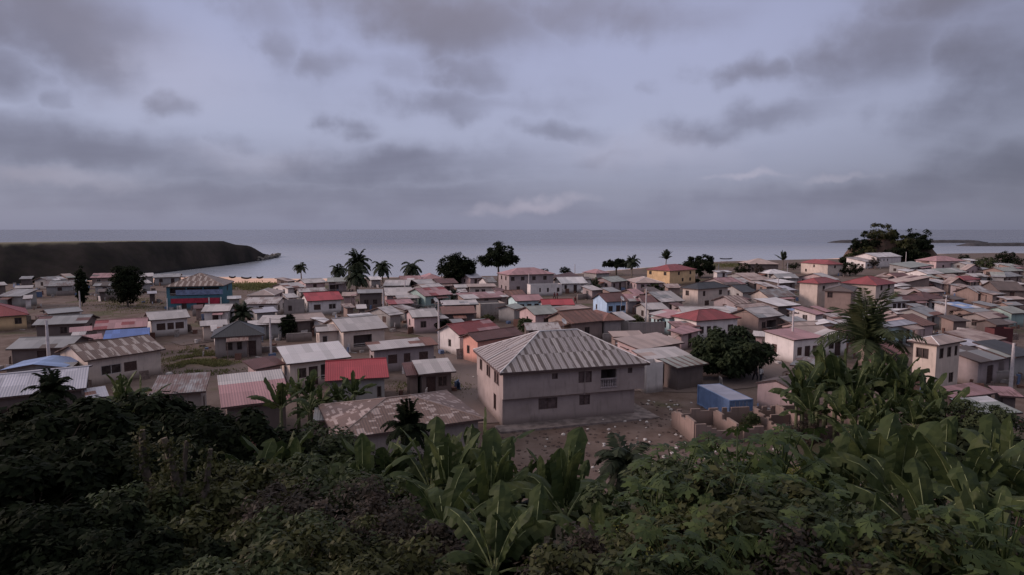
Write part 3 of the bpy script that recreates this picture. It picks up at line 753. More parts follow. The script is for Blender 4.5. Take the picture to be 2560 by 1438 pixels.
# ---- centre left
Hs('i',600,1275,1540,1162,800,'s','lt','d','two-tone roof, grey above and pink red below, at the left of the bananas',low=('pk',2,'n'),p=.22,h=3.0,dmax=8)
Hs('i',462,345,1180,302,115,'h','bk','k','grey house with a black hip roof, left of centre',F_='w.3:.8 w.52:.6 d.78:1.1',S_='',p=.5,h=2.8)
Hs('i',1470,695,2335,598,422,'s','wh','c','pale pink sheet roof on a cream open fronted house near the pole',p=.24,F_='w.2 d.4 o.75:2.6',h=2.7)
Hs('i',1040,766,1460,688,612,'s','mr','p','small dark maroon roof left of the pale pink sheet roof',p=.25,h=2.3)
Hs('',812,953,973,943,899,'g','br','g','grey walled house with the brightest red roof, beside the banana clump',p=.32,h=2.9,F_='w.9:.4',S_='')
Hs('',791,830,853,826,811,'g','lt','c','cream left wing of the long white house',p=.28,F_='v.3:.7',h=2.7)
Hs('',853,829.5,971,819,792,'g','lt','c','long cream house with an open pillared veranda, centre left',p=.28,F_='s.14:1.5 o.46:2.6 o.78:3',S_='',h=2.9)
Hs('',880,796,938,791,785,'s','wh','g','thin white roof strip right behind the long cream veranda house',h=2.3)
Hs('j',258,515,1150,430,365,'s','lt','m','long mauve walled house with a patched grey and rusty roof and three windows',p=.2,st='n',rearc=('rs',.28),F_='s.3:1.1 s.54:.8 s.82:1.1',S_='w.5',h=2.8)
Hs('j',890,832,1390,788,625,'s','lt','d','dark wooden shed with a pale sagging roof in the middle yard',p=.25,F_='d.3 w.7',S_='',h=2.5,name='shed',cat='shed',dmax=5,low=None)
Hs('j',720,850,888,838,670,'s','mr','n','dark red lean-to against the left side of the wooden shed',p=.25,h=2.3,name='shed',cat='shed',F_='')
Hs('',838,1098,1214,1047,992,'h','sb','k','house with a rusty flaking tiled roof left of the big two storey house',st='F',p=.26,h=2.9,rearc=None,F_='w.7',dmax=9)
Hs('',782,1052,868,1046,1032,'s','gr','d','low dark shack against the rusty tiled roof, behind the bananas',h=2.4,name='shack',cat='shack',dmax=4)
Hs('j',1425,308,1990,228,128,'g','rd','w','white gabled house with a faded red roof, behind the peach house',p=.42,F_='',S_='v.5:.7',rearc=('pk',.35),h=2.9)
Hs('j',1662,390,2290,300,238,'g','mr','o','peach house with a dark maroon roof beside the lane',p=.40,F_='w.4 d.7',S_='w.35:.6',h=2.9)
Hs('c',800,1248,1175,1228,1128,'g','lt','p','pink walled house with a dark doorway, left of the central utility pole',F_='d.85:1.3 w.4',S_='w.4',h=2.7)
Hs('c',1175,1262,1290,1252,1140,'s','lt','g','narrow grey lean-to behind the central utility pole',h=2.3,F_='')
Hs('c',1350,1330,1520,1320,1270,'s','gr','g','low pale roof behind the faded red roof of the white gabled house',h=2.2)
# ---- centre, shore side
Hs('c',410,822,760,820,745,'g','lt','g','light grey roof right of the seaside palm cluster',p=.2)
Hs('c',440,955,822,945,845,'g','lt','p','pinkish light roof with a rounded ridge, below the seaside palms',p=.25)
Hs('c',600,996,905,985,948,'s','lt','g','low light roof in front of the pinkish light roof near the palms',h=2.2)
Hs('c',490,1072,830,1056,1005,'s','pk','n','small red and white weathered roof over a brown yard wall',rearc=('rd',.35),h=2.3)
Hs('c',500,1218,690,1195,1098,'g','lt','g','small light gabled roof behind the central utility pole area',h=2.4)
Hs('c',700,1145,850,1122,1080,'s','lt','g','tiny light roof right behind the small light gabled roof',h=2.2)
Hs('c',635,745,930,740,688,'g','pk','n','far pinkish roof left of the round tree by the sea',p=.22)
Hs('c',930,738,1225,732,640,'h','pk','n','far pink hip roof beside the round dark tree',p=.4)
Hs('c',880,798,1140,785,738,'g','lt','d','long light roof in front of the far pink hip roof',p=.2)
Hs('c',945,852,1235,835,795,'g','lt','g','lower light roof in front of the round tree',p=.2)
Hs('c',785,886,900,882,850,'s','lt','d','very small light roof with a dark gap, below the shoreline',h=2.2)
Hs('c',965,962,1345,935,845,'g','pk','v','green walled house with a white gable and a faded red roof',F_='w.3 w.6',S_='',rearc=('rd',.4),h=2.7)
Hs('c',1145,795,1420,785,728,'g','mr','n','brown roof right at the foot of the round dark tree',p=.22)
Hs('c',1370,850,1600,845,805,'g','lt','n','flat light roof right of the brown roof by the round tree',p=.2)
Hs('c',1420,908,1540,905,862,'s','lt','p','small pale lean-to left of the long beige wall',h=2.3)
Hs('c',1545,838,1925,832,795,'s','bn','c','low beige building with two dark windows, left of the big pink two storey house',h=2.7,F_='w.3 w.55',p=.1)
Hs('c',1490,1000,2100,968,905,'s','pk','n','long red and white striped patchwork roof in the centre',rearc=('lt',.4),h=2.4,st='r')
Hs('c',2080,958,2330,948,880,'g','rs','n','rusty striped roof in front of the pink two storey house',st='s',h=2.4)
Hs('c',1790,782,1935,776,705,'g','gr','w','white gabled house left of the pink two storey house',p=.4,S_='v.5:.6')
Hs('c',1570,722,1745,712,662,'g','lv','p','lavender roofed house beside the thin pole right of the round tree',p=.3)
Hs('',1270.6,688,1389.5,684.5,672,'h','pk','m','long two storey mauve house with pale pink hip roof by the shore',h=5,p=.36,lx=1241,F_='w.08:1:2.5 w.3:1:2.5 w.55:1:2.5 w.8:1:2.5 w.2 w.6 w.8',S_='w.3 w.7 w.3:.9:2.5 w.7:.9:2.5',name='two_storey_house')
Hs('c',1200,1082,1690,1068,1012,'s','lt','n','pale roof strip above the rusty brown lean-to in the centre',h=3)
Hs('c',1200,1200,1660,1188,1095,'s','rs','d','rusty brown lean-to roof under the pale roof strip in the centre',st='r',h=2.2,p=.2)
Hs('c',1700,1070,2080,1055,1020,'f','gr','k','grey block enclosure without a roof, in the centre of the village',h=2.8,F_='',S_='',dmax=7)
Hs('c',2180,1028,2560,1012,942,'g','pk','t','turquoise walled house with a pink roof and white gable in the centre',F_='w.2 w.5 w.8',S_='',h=2.7)
Hs('c',2170,1138,2310,1108,1068,'g','gg','g','small greenish grey roof left of the pink walled gable house')
Hs('d',85,1210,430,1187,1088,'g','gg','p','grey roofed house with a pinkish gable, between the red roof and the two storey house',F_='d.5',S_='w.5:.6',h=2.7)
Hs('d',190,1082,625,1076,1000,'g','br','p','bright red roof in the very centre of the village',p=.35,h=2.8)
Hs('d',430,1150,840,1118,1085,'s','bn','n','flat beige pink roof right below the bright red centre roof',h=2.4,p=.1)
Hs('d',575,1328,1040,1285,1150,'g','rs','n','rust red roof with a wooden pink gable, just behind the big house',st='s',p=.38,h=2.8,F_='w.5',S_='w.5')
Hs('d',1000,1292,1290,1278,1138,'h','rs','k','brown pyramid roof with a pale ridge, right of the rust red roof',p=.5,h=2.8)
Hs('d',1290,1290,1440,1275,1170,'g','lt','k','pale roof end directly right of the brown pyramid roof')
Hs('d',1040,1038,1345,1022,918,'g','mr','b','light blue house with a dark maroon roof',F_='w.2 d.6 w.85',S_='v.25:.6',p=.45,h=2.9)
Hs('d',1345,1030,1560,1024,930,'g','pk','m','pink roofed house with mauve wall, attached right of the light blue house',p=.35,F_='s.25 d.7')
Hs('d',1560,1048,1740,1042,950,'g','mr','m','dark red roof right of the pink roofed mauve house',p=.35)
Hs('d',1780,1042,2092,1024,898,'g','lt','n','patchy grey and white roof left of the dark hip roofed two storey house',rearc=('gr',.3),p=.35)
Hs('d',1595,1142,1885,1130,1052,'g','lt','g','light roof behind the utility pole right of centre')
Hs('d',1595,1192,1870,1255,1160,'s','pk','t','pale turquoise walled house left of the pink walled red hip roof house',F_='w.2:.5 w.4:.5 w.6:.5 w.8:.5',rearc=('lt',.4),h=2.7,dmax=5)
Hs('',1740.6,803,1854,794.5,770,'h','rd','w','white house with a dull red hip roof, right of the turquoise wall',F_='w.13:.8 w.3:.8 v.45:.8 w.83:1.1',S_='w.3:.6 w.5:.6',lx=1676,p=.4,h=3,dmax=20)
Hs('d',905,660,1105,652,572,'h','pk','g','house with a pink hip roof and white side wall, near the low broad tree',h=3.6,p=.38,lx=722)
Hs('d',1892,627,2255,602,545,'h','rd','y','large cream and orange villa with a long red hip roof by the sea',h=4.4,p=.35,lx=1560,F_='w.35:.9:2 w.8:.9:2 w.5 w.8',S_='w.15:1:2 w.8:1:2',name='villa')
Hs('',1746,723.6,1827,717,694,'h','bk','c','two storey beige house with a dark grey hip roof, right of centre',h=4.5,p=.45,lx=1700,F_='w.2:.8:2 w.75:1:2 s.3:1.4 s.7',S_='w.3:.9:2',name='two_storey_house')
Hs('d',1430,785,1820,782,700,'h','bn','p','wide brownish pink hip roof in front of the orange villa',p=.3)
Hs('d',440,795,800,788,706,'g','wh','w','white house with two tall dark doors in front of the mauve two storey house',F_='w.15:.7 d.55 w.85:.7',S_='')
Hs('d',20,812,480,800,790,'f','gr','w','long white flat topped building with a small dark window',h=2.9,F_='w.3:.4 w.55:.5 w.88:.7',S_='',dmax=6)
Hs('d',430,758,690,700,662,'g','mr','c','dark rust red roof with a beige gable, right end of the mauve two storey house',p=.5)
Hs('d',640,742,860,732,705,'s','db','w','thin dark brown roof right of the white house with tall doors',h=2.5)
Hs('d',1112,775,1335,755,700,'g','gg','m','greenish grey roof on a mauve house with dark doorway, beside the brownish hip roof',F_='d.6 w.2')
Hs('k',-20,245,450,235,145,'g','lt','d','light grey roof right behind the ridge of the big house',p=.25,h=2.6)
Hs('',1600,874,1712,856,838,'s','bn','p','broad beige pink roof left of the dark round tree',p=.15,h=2.7,dmax=9)
Hs('k',1315,492,1950,430,405,'s','wh','d','narrow white lean-to roof with a dark slot, behind the right end of the big house',h=2.4,p=.12)
Hs('k',1590,635,2190,578,480,'s','lt','d','pale sheet roof touching the right corner of the big house',h=2.8,p=.16,dmax=7)
Hs('k',1568,700,1880,668,640,'f','gr','w','stained white block kiosk right of the big house',h=3.1,F_='',S_='',dmax=4,name='kiosk',cat='kiosk')
Hs('k',1995,748,2410,682,598,'s','gg','d','striped grey awning shed with deep shade, beside the dark round tree',st='s',h=2.5,F_='o.3:2.4 o.75:2.2',name='shed',cat='shed',dmax=5)
Hs('k',2060,300,2320,240,215,'s','pk','p','small pink roof peeping out left above the dark round tree',h=2.3)
Hs('l',1518,375,1945,330,180,'s','pk','w','white house with a rose red sloping roof, three openings, behind the pole',F_='s.2:.8 d.46:1 s.7:.8',S_='s.35:.8',lx=1110,p=.1,h=3.0,o=.15)
Hs('l',1600,290,2060,275,185,'g','bn','p','long mauve beige roof right behind the rose red roof',h=2.6,p=.25)
Hs('l',1930,330,2290,312,250,'G','lt','w','white gabled house half hidden behind the coconut palm',p=.3,F_='w.3:.8 d.6 w.85',h=2.7)
Hs('l',1820,172,2165,185,90,'G','wh','w','bright white low gable behind the maroon strip roof',p=.25,h=2.7,dmax=5)
Hs('l',1690,180,2140,225,148,'s','mr','n','maroon brown strip roof in front of the bright white gable',h=2.4)
Hs('l',1010,935,1530,1045,835,'G','db','p','pink plastered block shack with a gable wall facing the lane',p=.32,h=2.5,F_='',S_='',name='shack',cat='shack',dmax=5,o=.12)
Hs('l',1460,700,1790,745,600,'s','gr','n','small grey tin roof beside the banana clump, right of the lane',h=2.3,dmax=4)
# ---- right, shore side
Hs('e',620,812,882,798,712,'g','pk','m','mauve pink roof directly right of the dark grey hip roof')
Hs('e',800,785,965,775,718,'g','lt','g','light roof between the mauve pink roof and the beige pair',h=2.4)
Hs('e',840,706,1110,700,650,'g','bn','g','beige flat looking roof in front of the brown hip roof by the sea',p=.2)
Hs('e',950,750,1240,742,695,'g','bn','n','second beige roof, in front and right of the flat looking one',p=.2)
Hs('e',985,795,1145,788,758,'s','bn','d','narrow beige roof over a dark opening, right of centre',h=2.3)
Hs('e',645,884,820,876,822,'h','lv','m','small pale hip roof right of the dark hip roofed two storey house',p=.35)
Hs('e',830,912,1035,905,812,'g','bk','g','dark charcoal roof right of the small pale hip roof')
Hs('e',1180,664,1510,658,602,'h','wh','g','pale whitish hip roof near the shore right of the V shaped palm',p=.3)
Hs('e',1295,720,1590,722,664,'g','gr','g','grey roof in front of the pale whitish hip roof',p=.25)
Hs('e',1330,790,1562,775,738,'s','wh','d','bright white thin roof left of the yellow tower house',h=2.5,p=.1)
Hs('e',1310,864,1430,860,828,'s','lt','m','tiny pale roof behind the pole left of the yellow tower house',h=2.3)
Hs('e',1440,882,1562,878,820,'s','lv','m','pale roof pressed against the yellow tower house',h=2.4)
Hs('e',1182,978,1560,962,866,'g','gr','c','cream gabled house with a grey roof left of the yellow tower house',p=.42,S_='',h=2.9)
Hs('e',1310,1098,1620,1075,985,'s','wh','d','wide white sheet roof at the foot of the yellow tower house',p=.14,h=2.6,dmax=8)
Hs('e',920,1148,1300,1118,1062,'s','bn','n','beige rusty roof behind the light front roof right of centre',st='r',h=2.6)
Hs('e',1052,1252,1392,1215,1108,'g','lt','n','light grey roof with brown gable and cream porch, right of the red hip roof',F_='w.25 o.6:2.4',S_='',p=.4,h=2.8)
Hs('e',740,1065,955,1052,952,'g','bn','m','brown grey striped roof under the charcoal roof',st='s',p=.35)
Hs('e',30,1185,686,1188,1098,'g','lt','p','broad grey beige roof behind the red hip roof of the white house',p=.25,h=2.7)
Hs('',2046.5,709.5,2103,704,684,'h','rd','c','yellow tower like house with a red hip roof',h=5.6,p=.4,lx=1992,F_='w.3:.9:3 w.7:.9:3',S_='w.85:1.2',name='two_storey_house')
Hs('',2193,713.5,2244,708,680,'h','rd','c','very long dark red hip roof beside the yellow tower house',h=5.2,p=.4,lx=2100,F_='w.3:.9:3 w.7:.9:3',name='two_storey_house')
Hs('e',1895,885,2310,905,790,'h','db','n','tall brown plastered building with a dark hip roof below the red hip roofs',h=5.2,p=.3,F_='s.85:1.6 w.2:.9:2.9',name='two_storey_house')
Hs('e',1815,1208,1955,1192,1100,'s','pk','w','pinkish slanting roof over white washing at the foot of the brown building',h=2.3)
Hs('e',1950,1172,2060,1165,1092,'s','pk','n','second pinkish slanting roof, right of the one over the washing',h=2.3)
Hs('e',1550,1180,1680,1172,1133,'s','lb','g','pale blue sheet shelter left of the pinkish slanting roofs',h=2.2,name='shed',cat='shed')
Hs('e',885,534,1330,536,452,'h','bn','d','wide brown hip roofed hall on the shore behind the reddish bush',h=3.6,p=.35,name='hall',cat='building')
Hs('e',1968,540,2185,536,450,'h','rd','c','large beige house with a bright red hip roof below the wooded rock',h=4.2,p=.4,lx=1590,F_='w.5:.8:1.8',S_='w.5:.8:1.8 w.2',name='villa')
Hs('e',490,645,700,640,618,'s','wh','w','long low white roof on the shore behind the dark hip roof',h=2.4)
Hs('f',600,445,940,432,375,'g','wh','w','big white house on the rise below the wooded rock',h=4.6,p=.3,F_='w.3:.7:1.8 w.45:.7:1.8')
Hs('f',450,505,620,500,440,'s','lt','w','white left wing with a terrace below the wooded rock',h=3)
Hs('f',1390,497,1795,492,424,'h','pk','p','pink hip roofed house with a beige wall, right of the wooded rock',h=3.6,p=.36,F_='w.25 w.7')
Hs('f',1050,585,1350,545,512,'s','gg','g','long grey green lean-to roof at the foot of the wooded rock')
Hs('f',1055,645,1200,630,600,'s','wh','w','white little house right of the dark trees by the rock',h=2.6)
Hs('f',1270,668,1500,660,605,'g','lt','w','light roof with white arches, far right centre',p=.3)
Hs('f',1490,655,1805,640,588,'g','gg','n','greenish roof in front of the pink hip roofed house far right')
Hs('f',1785,615,2015,602,542,'G','bn','p','beige gable front house in the far right rows')
Hs('f',1785,540,1900,532,503,'g','lt','g','tiny light roof right of the far pink hip roofed house')
Hs('f',1850,490,1960,486,462,'s','wh','g','tiny white roof near the water at the right',h=2.3)
Hs('f',2205,550,2372,552,522,'s','wh','g','narrow white roof below the round tree at the far right',h=2.4)
Hs('f',2290,632,2570,622,576,'g','gg','n','greenish roof at the right edge, farthest row')
Hs('f',2120,702,2315,708,638,'g','gg','g','pale olive roof left of the right edge, second row',p=.3)
Hs('f',2330,705,2550,692,642,'g','gr','n','grey roof at the right edge under the greenish one')
Hs('f',1890,705,2100,700,655,'g','lt','g','light grey roof behind the small dull red hip roof')
Hs('f',1765,752,1992,735,688,'h','rd','n','small dull red hip roof in the far right rows',p=.4)
Hs('f',1560,805,1820,790,728,'G','bn','n','brown gabled house left of the small dull red hip roof',p=.4)
Hs('f',1470,798,1640,790,735,'s','lt','m','pale patched lean-to beside the brown gabled house',h=2.5)
Hs('f',1225,772,1450,760,730,'s','wh','n','whitish curved roof over a brown wall, right of the long dark red roof',h=2.5)
Hs('f',1230,912,1520,900,838,'g','bn','m','mauve brown roof behind the dark maroon hip roof')
Hs('f',985,945,1195,925,865,'G','bn','y','pale yellow gable roof right of the long dark red roof',p=.25,dmax=6)
Hs('f',1000,1028,1300,1012,948,'g','mr','n','dark red long roof left of the maroon hip roof')
Hs('f',1250,1005,1520,985,905,'h','mr','w','maroon hip roof with white veranda posts',p=.4,F_='o.2:1 o.5:1 o.8:1')
Hs('f',800,1038,1050,1025,975,'g','gr','w','grey roof with white front and three openings, behind the coconut palm',F_='w.2 d.5 w.8')
Hs('f',830,830,1062,818,790,'s','lt','w','white walled house with tall dark windows right of the long dark red roof',h=2.9,F_='w.2:.8 s.5:.8 w.8:.8')
Hs('f',860,702,1062,698,648,'g','mr','p','brown mauve roof with a pinkish wall, below the white house on the rise')
Hs('f',600,772,870,800,690,'s','bn','n','slanting beige roof behind the long dark red roof',h=2.6)
Hs('f',1960,928,2145,912,822,'g','lt','n','big brown gable house with a light grey roof at the right',p=.5,lx=1605,S_='')
Hs('f',2150,942,2330,932,884,'s','gr','n','grey lean-to right of the big brown gable house')
Hs('f',2210,880,2600,890,765,'g','db','d','broad dark brown roof at the right edge')
Hs('f',2420,808,2600,802,758,'s','lt','n','light roof strip at the right edge above the broad dark roof',h=2.6)
Hs('f',1768,1132,1995,1112,1042,'s','lb','d','pale blue and white sheet roof at the right',rearc=('wh',.5),h=2.5)
Hs('f',2120,1100,2245,1085,1030,'s','gr','n','grey sheet roof right of the pale blue and white one',h=2.5)
Hs('f',2400,1192,2620,1182,1095,'g','gg','v','pale green roof at the right edge of the village')
Hs('f',2330,1008,2620,1002,968,'s','bn','n','beige thin roof at the right edge, under the broad dark roof',h=2.5)
Hs('f',2085,1262,2355,1238,1170,'g','bn','k','brown grey roofed house with a pale porch wall at the right',F_='w.3 w.7')
Hs('f',1905,1195,2200,1182,1125,'g','gr','n','grey brown roof behind the brown grey roofed house',p=.22)
Hs('f',860,1195,1120,1192,1125,'g','wh','m','white roof end behind the coconut palm',p=.3)
Hs('f',1288,1232,1490,1198,1105,'g','gr','g','steel grey roof beside the tall right hand pole',p=.35)
Hs('f',1215,1362,1405,1335,1200,'g','rs','p','brown and white striped roof right of the turquoise house',st='s',p=.35,dmax=9)
Hs('',2211.5,819.5,2294,808.5,778,'h','lv','t','turquoise house with a large plain grey roof, right of the coconut palm',p=.42,F_='s.2:1 w.33:.9 d.62:1.2 d.85:.9',S_='v.5:.8',lx=2196,h=2.9)
Hs('',2348.5,863,2417,851,829,'h','bn','c','two storey cream house with a peeling brown hip roof at the lower right',h=5.2,p=.36,lx=2268,F_='w.22:.8:2.7 w.55:.8:2.7 w.85:.6:2.7 w.7:.9 ',S_='w.4:1.2:2.6 d.3',name='two_storey_house')
Hs('m',1982,672,2312,618,462,'s','gr','m','slate grey sloping roof on a mauve house at the lower right',p=.2,F_='d.6:1.2 o.85:1.4',h=2.7,dmax=9)
Hs('m',2325,602,2455,588,445,'s','gg','m','greenish sheet roof between the slate grey roof and the pole',p=.2,h=2.8,dmax=7)
Hs('m',2450,598,2760,560,378,'s','bk','g','charcoal roof at the right edge behind the pole',p=.2,h=2.8)
Hs('m',1890,355,2062,300,255,'s','bn','n','small beige roof above the two storey cream house',h=2.4)
Hs('m',2000,408,2335,348,238,'s','bn','n','rusty beige roof right of the two storey cream house',st='r',h=2.4)
Hs('m',1790,455,2060,440,385,'s','lv','m','pale narrow roof behind the slate grey roof',h=2.4)
Hs('m',2165,232,2490,226,205,'f','gr','q','dark red flat topped block at the right',h=2.8,F_='',S_='')
Hs('m',640,560,1015,565,385,'g','mr','n','dull maroon roof half hidden behind the banana clump at the right',p=.3,dmax=8)
Hs('m',1640,1150,2235,1068,1012,'s','pk','d','rusty pinkish flat roof at the lower right',st='r',h=2.6,p=.12)
Hs('m',2020,1372,2545,1335,1135,'s','gg','d','broad greenish grey roof at the lower right edge above the bananas',h=2.8,p=.16)
Hs('m',2240,1110,2560,1130,1050,'s','pk','d','torn pinkish sheet roof behind the broad greenish grey roof',st='r',h=2.5,p=.12)

# ---- small buildings filling the rows
for row_ in (
('e',720,1185,850,1140,1105,'s','wh','n','short white roof strip left of the light roof with the brown gable'),
('e',1150,835,1290,830,775,'s','lt','n','small light roof between the beige roofs and the bright white thin roof'),
('e',1440,1300,1700,1290,1235,'s','gr','d','dark low roof below the pale blue sheet shelter'),
('e',1600,1405,1990,1385,1300,'g','bn','p','mauve roof left of the white gabled house by the coconut palm'),
('e',2060,1260,2320,1250,1190,'s','lt','m','pale lean-to at the right foot of the tall brown building'),
('e',2010,748,2130,738,648,'g','lt','p','pale roof wedged between the two dark red hip roofs'),
('e',560,900,640,897,850,'s','gr','m','tiny grey roof at the right wall of the dark hip roofed two storey house'),
('e',880,1010,950,1005,960,'s','mr','m','small maroon roof under the charcoal roof'),
('e',1230,1245,1440,1238,1190,'s','gr','d','grey lean-to behind the light roof with the cream porch'),
('f',360,825,590,872,800,'s','wh','n','white slanting strip roof below the long dark red hip roof'),
('f',560,700,760,712,655,'s','bn','m','brown flat looking roof above the long dark red hip roof'),
('f',1095,765,1225,758,712,'s','lt','d','small light roof left of the whitish curved roof'),
('f',1390,722,1500,716,676,'s','gg','n','small olive roof below the light roof with white arches'),
('f',1510,722,1740,716,668,'g','bn','n','brown roof left of the small dull red hip roof, upper one'),
('f',1810,860,1960,850,795,'s','bn','m','beige lean-to behind the big brown gable house'),
('f',2000,800,2200,806,755,'g','lt','n','light roof in the third row from the right edge'),
('f',2080,622,2210,617,578,'s','gr','p','small grey roof left of the greenish roof in the farthest row'),
('f',2390,570,2570,566,528,'s','gg','n','pale green roof under the dark bush at the far right edge'),
('f',1520,1085,1620,1078,1028,'s','gr','w','small grey roof right of the white veranda posts'),
('f',1620,1295,1850,1288,1215,'s','db','n','dark brown lean-to left of the brown grey roofed house'),
('f',2190,1345,2420,1335,1265,'g','db','d','dark roof at the right below the pale green one'),
('f',420,1240,600,1232,1155,'g','lt','m','light roof just left of the coconut palm plume'),
('f',190,1352,420,1342,1272,'s','lt','n','pale lean-to below the tall brown building, left of the palm'),
('f',1120,1112,1290,1106,1058,'s','gr','m','grey shed roof in front of the dark red long roof'),
('f',2240,1195,2390,1190,1120,'s','bn','n','beige lean-to left of the pale green roof at the right edge'),
('f',1640,1010,1800,1000,955,'s','db','n','dark lean-to below the big brown gable'),
('f',2350,1085,2560,1080,1035,'g','gr','n','grey roof at the right edge above the pale green one'),
('f',1060,900,1210,893,842,'s','lt','p','light lean-to right of the white house with tall windows'),
('d',850,885,1010,875,820,'s','lt','m','small light roof right of the palm tuft by the car'),
('d',1090,905,1250,897,845,'s','gr','n','grey roof in front of the greenish grey roofed mauve house'),
('d',1420,938,1560,930,865,'g','pk','n','pinkish roof above the pink roofed mauve house'),
('d',1850,850,2050,850,795,'s','bn','n','brown lean-to left of the dark grey hip roof'),
('d',1640,905,1790,900,840,'s','db','n','dark roof below the hedge in front of the villa'),
('d',1985,1105,2110,1100,1045,'s','mr','m','small maroon roof left under the dark hip roofed two storey house'),
('d',1920,705,2100,700,655,'g','lv','p','lavender annex in front of the orange villa'),
('c',240,745,400,740,700,'s','wh','g','white roof among the trunks of the seaside palms'),
('c',850,1195,985,1186,1140,'s','bn','n','brown lean-to left of the tall pole at the lane'),
('c',1350,945,1480,938,890,'s','lt','n','light roof left of the red and white patchwork roof'),
('c',1950,900,2070,893,850,'s','mr','m','dark red lean-to at the left wall of the mauve two storey house'),
('c',1240,770,1370,762,725,'s','lt','n','light roof under the round dark tree'),
('c',60,1130,200,1125,1070,'s','lt','d','pale lean-to left of the grey yard wall'),
('b',1480,985,1640,975,925,'s','lt','w','white lean-to between the grey block house and the palm trunk'),
('b',2260,1120,2400,1110,1060,'s','bn','n','brown lean-to right of the bright red roofed white house'),
('b',230,1130,330,1125,1075,'s','mr','n','dark maroon lean-to left of the cluttered white front'),
('b',0,1000,120,995,960,'s','gr','d','grey lean-to at the left foot of the teal building'),
('a',1290,905,1420,900,862,'s','db','d','dark shack below the grey shack with a doorway'),
('a',1000,770,1150,765,725,'s','gr','d','grey shack behind the tall slender tree at the left'),
('a',300,1000,420,994,945,'s','lt','w','small white front shack above the red hip roof at the left edge'),
('a',250,735,420,730,695,'s','gr','d','grey shack in the farthest row below the headland'),
('g',440,800,900,780,700,'s','gr','d','dark lean-to behind the large plain whitish roof'),
('k',1130,330,1560,320,250,'s','bn','n','beige lean-to behind the unfinished block walls'),
('k',1960,200,2300,190,120,'s','pk','p','pinkish lean-to between the white red roofed house and the dark round tree'),
('l',960,320,1110,330,270,'s','lt','p','pale lean-to right of the dark round tree'),
('c',1620,1330,1800,1325,1280,'s','gr','n','grey lean-to in the yard with the stick fence')):
    Hs(*row_, h=2.2)
m = MB(); rr = random.Random(3); inv = SHOP.matrix_basis.inverted(); Ls, Ds = HOUSES[[h_[0] for h_ in HOUSES].index(SHOP)][2:4]
m.box(-Ls/2+1.2, Ls/2-3.2, -Ds/2+.22, -Ds/2+.29, 1.35, 2.35); m.box(Ls/2-2.9, Ls/2-1.0, -Ds/2+.22, -Ds/2+.29, -.2, 2.35); m.build('red_panel', plain('red_paint', (.34,.03,.06), .8, 2, .2), SHOP)
m = MB()
for x_ in (-Ls/2+.5, Ls/2-.75, Ls/2-3.05): m.box(x_-.12, x_+.12, -Ds/2+.14, -Ds/2+.21, -.2, 2.5)
m.build('white_post', plain('white_paint', (.6,.57,.56), .8), SHOP)
m = MB(); m.box(-Ls/2+2.2, Ls/2-.35, -Ds/2+.22, -Ds/2+.28, 3.05, 4.1); m.build('blue_band', plain('pale_blue_paint', (.17,.21,.33), .85, 2, .25), SHOP)
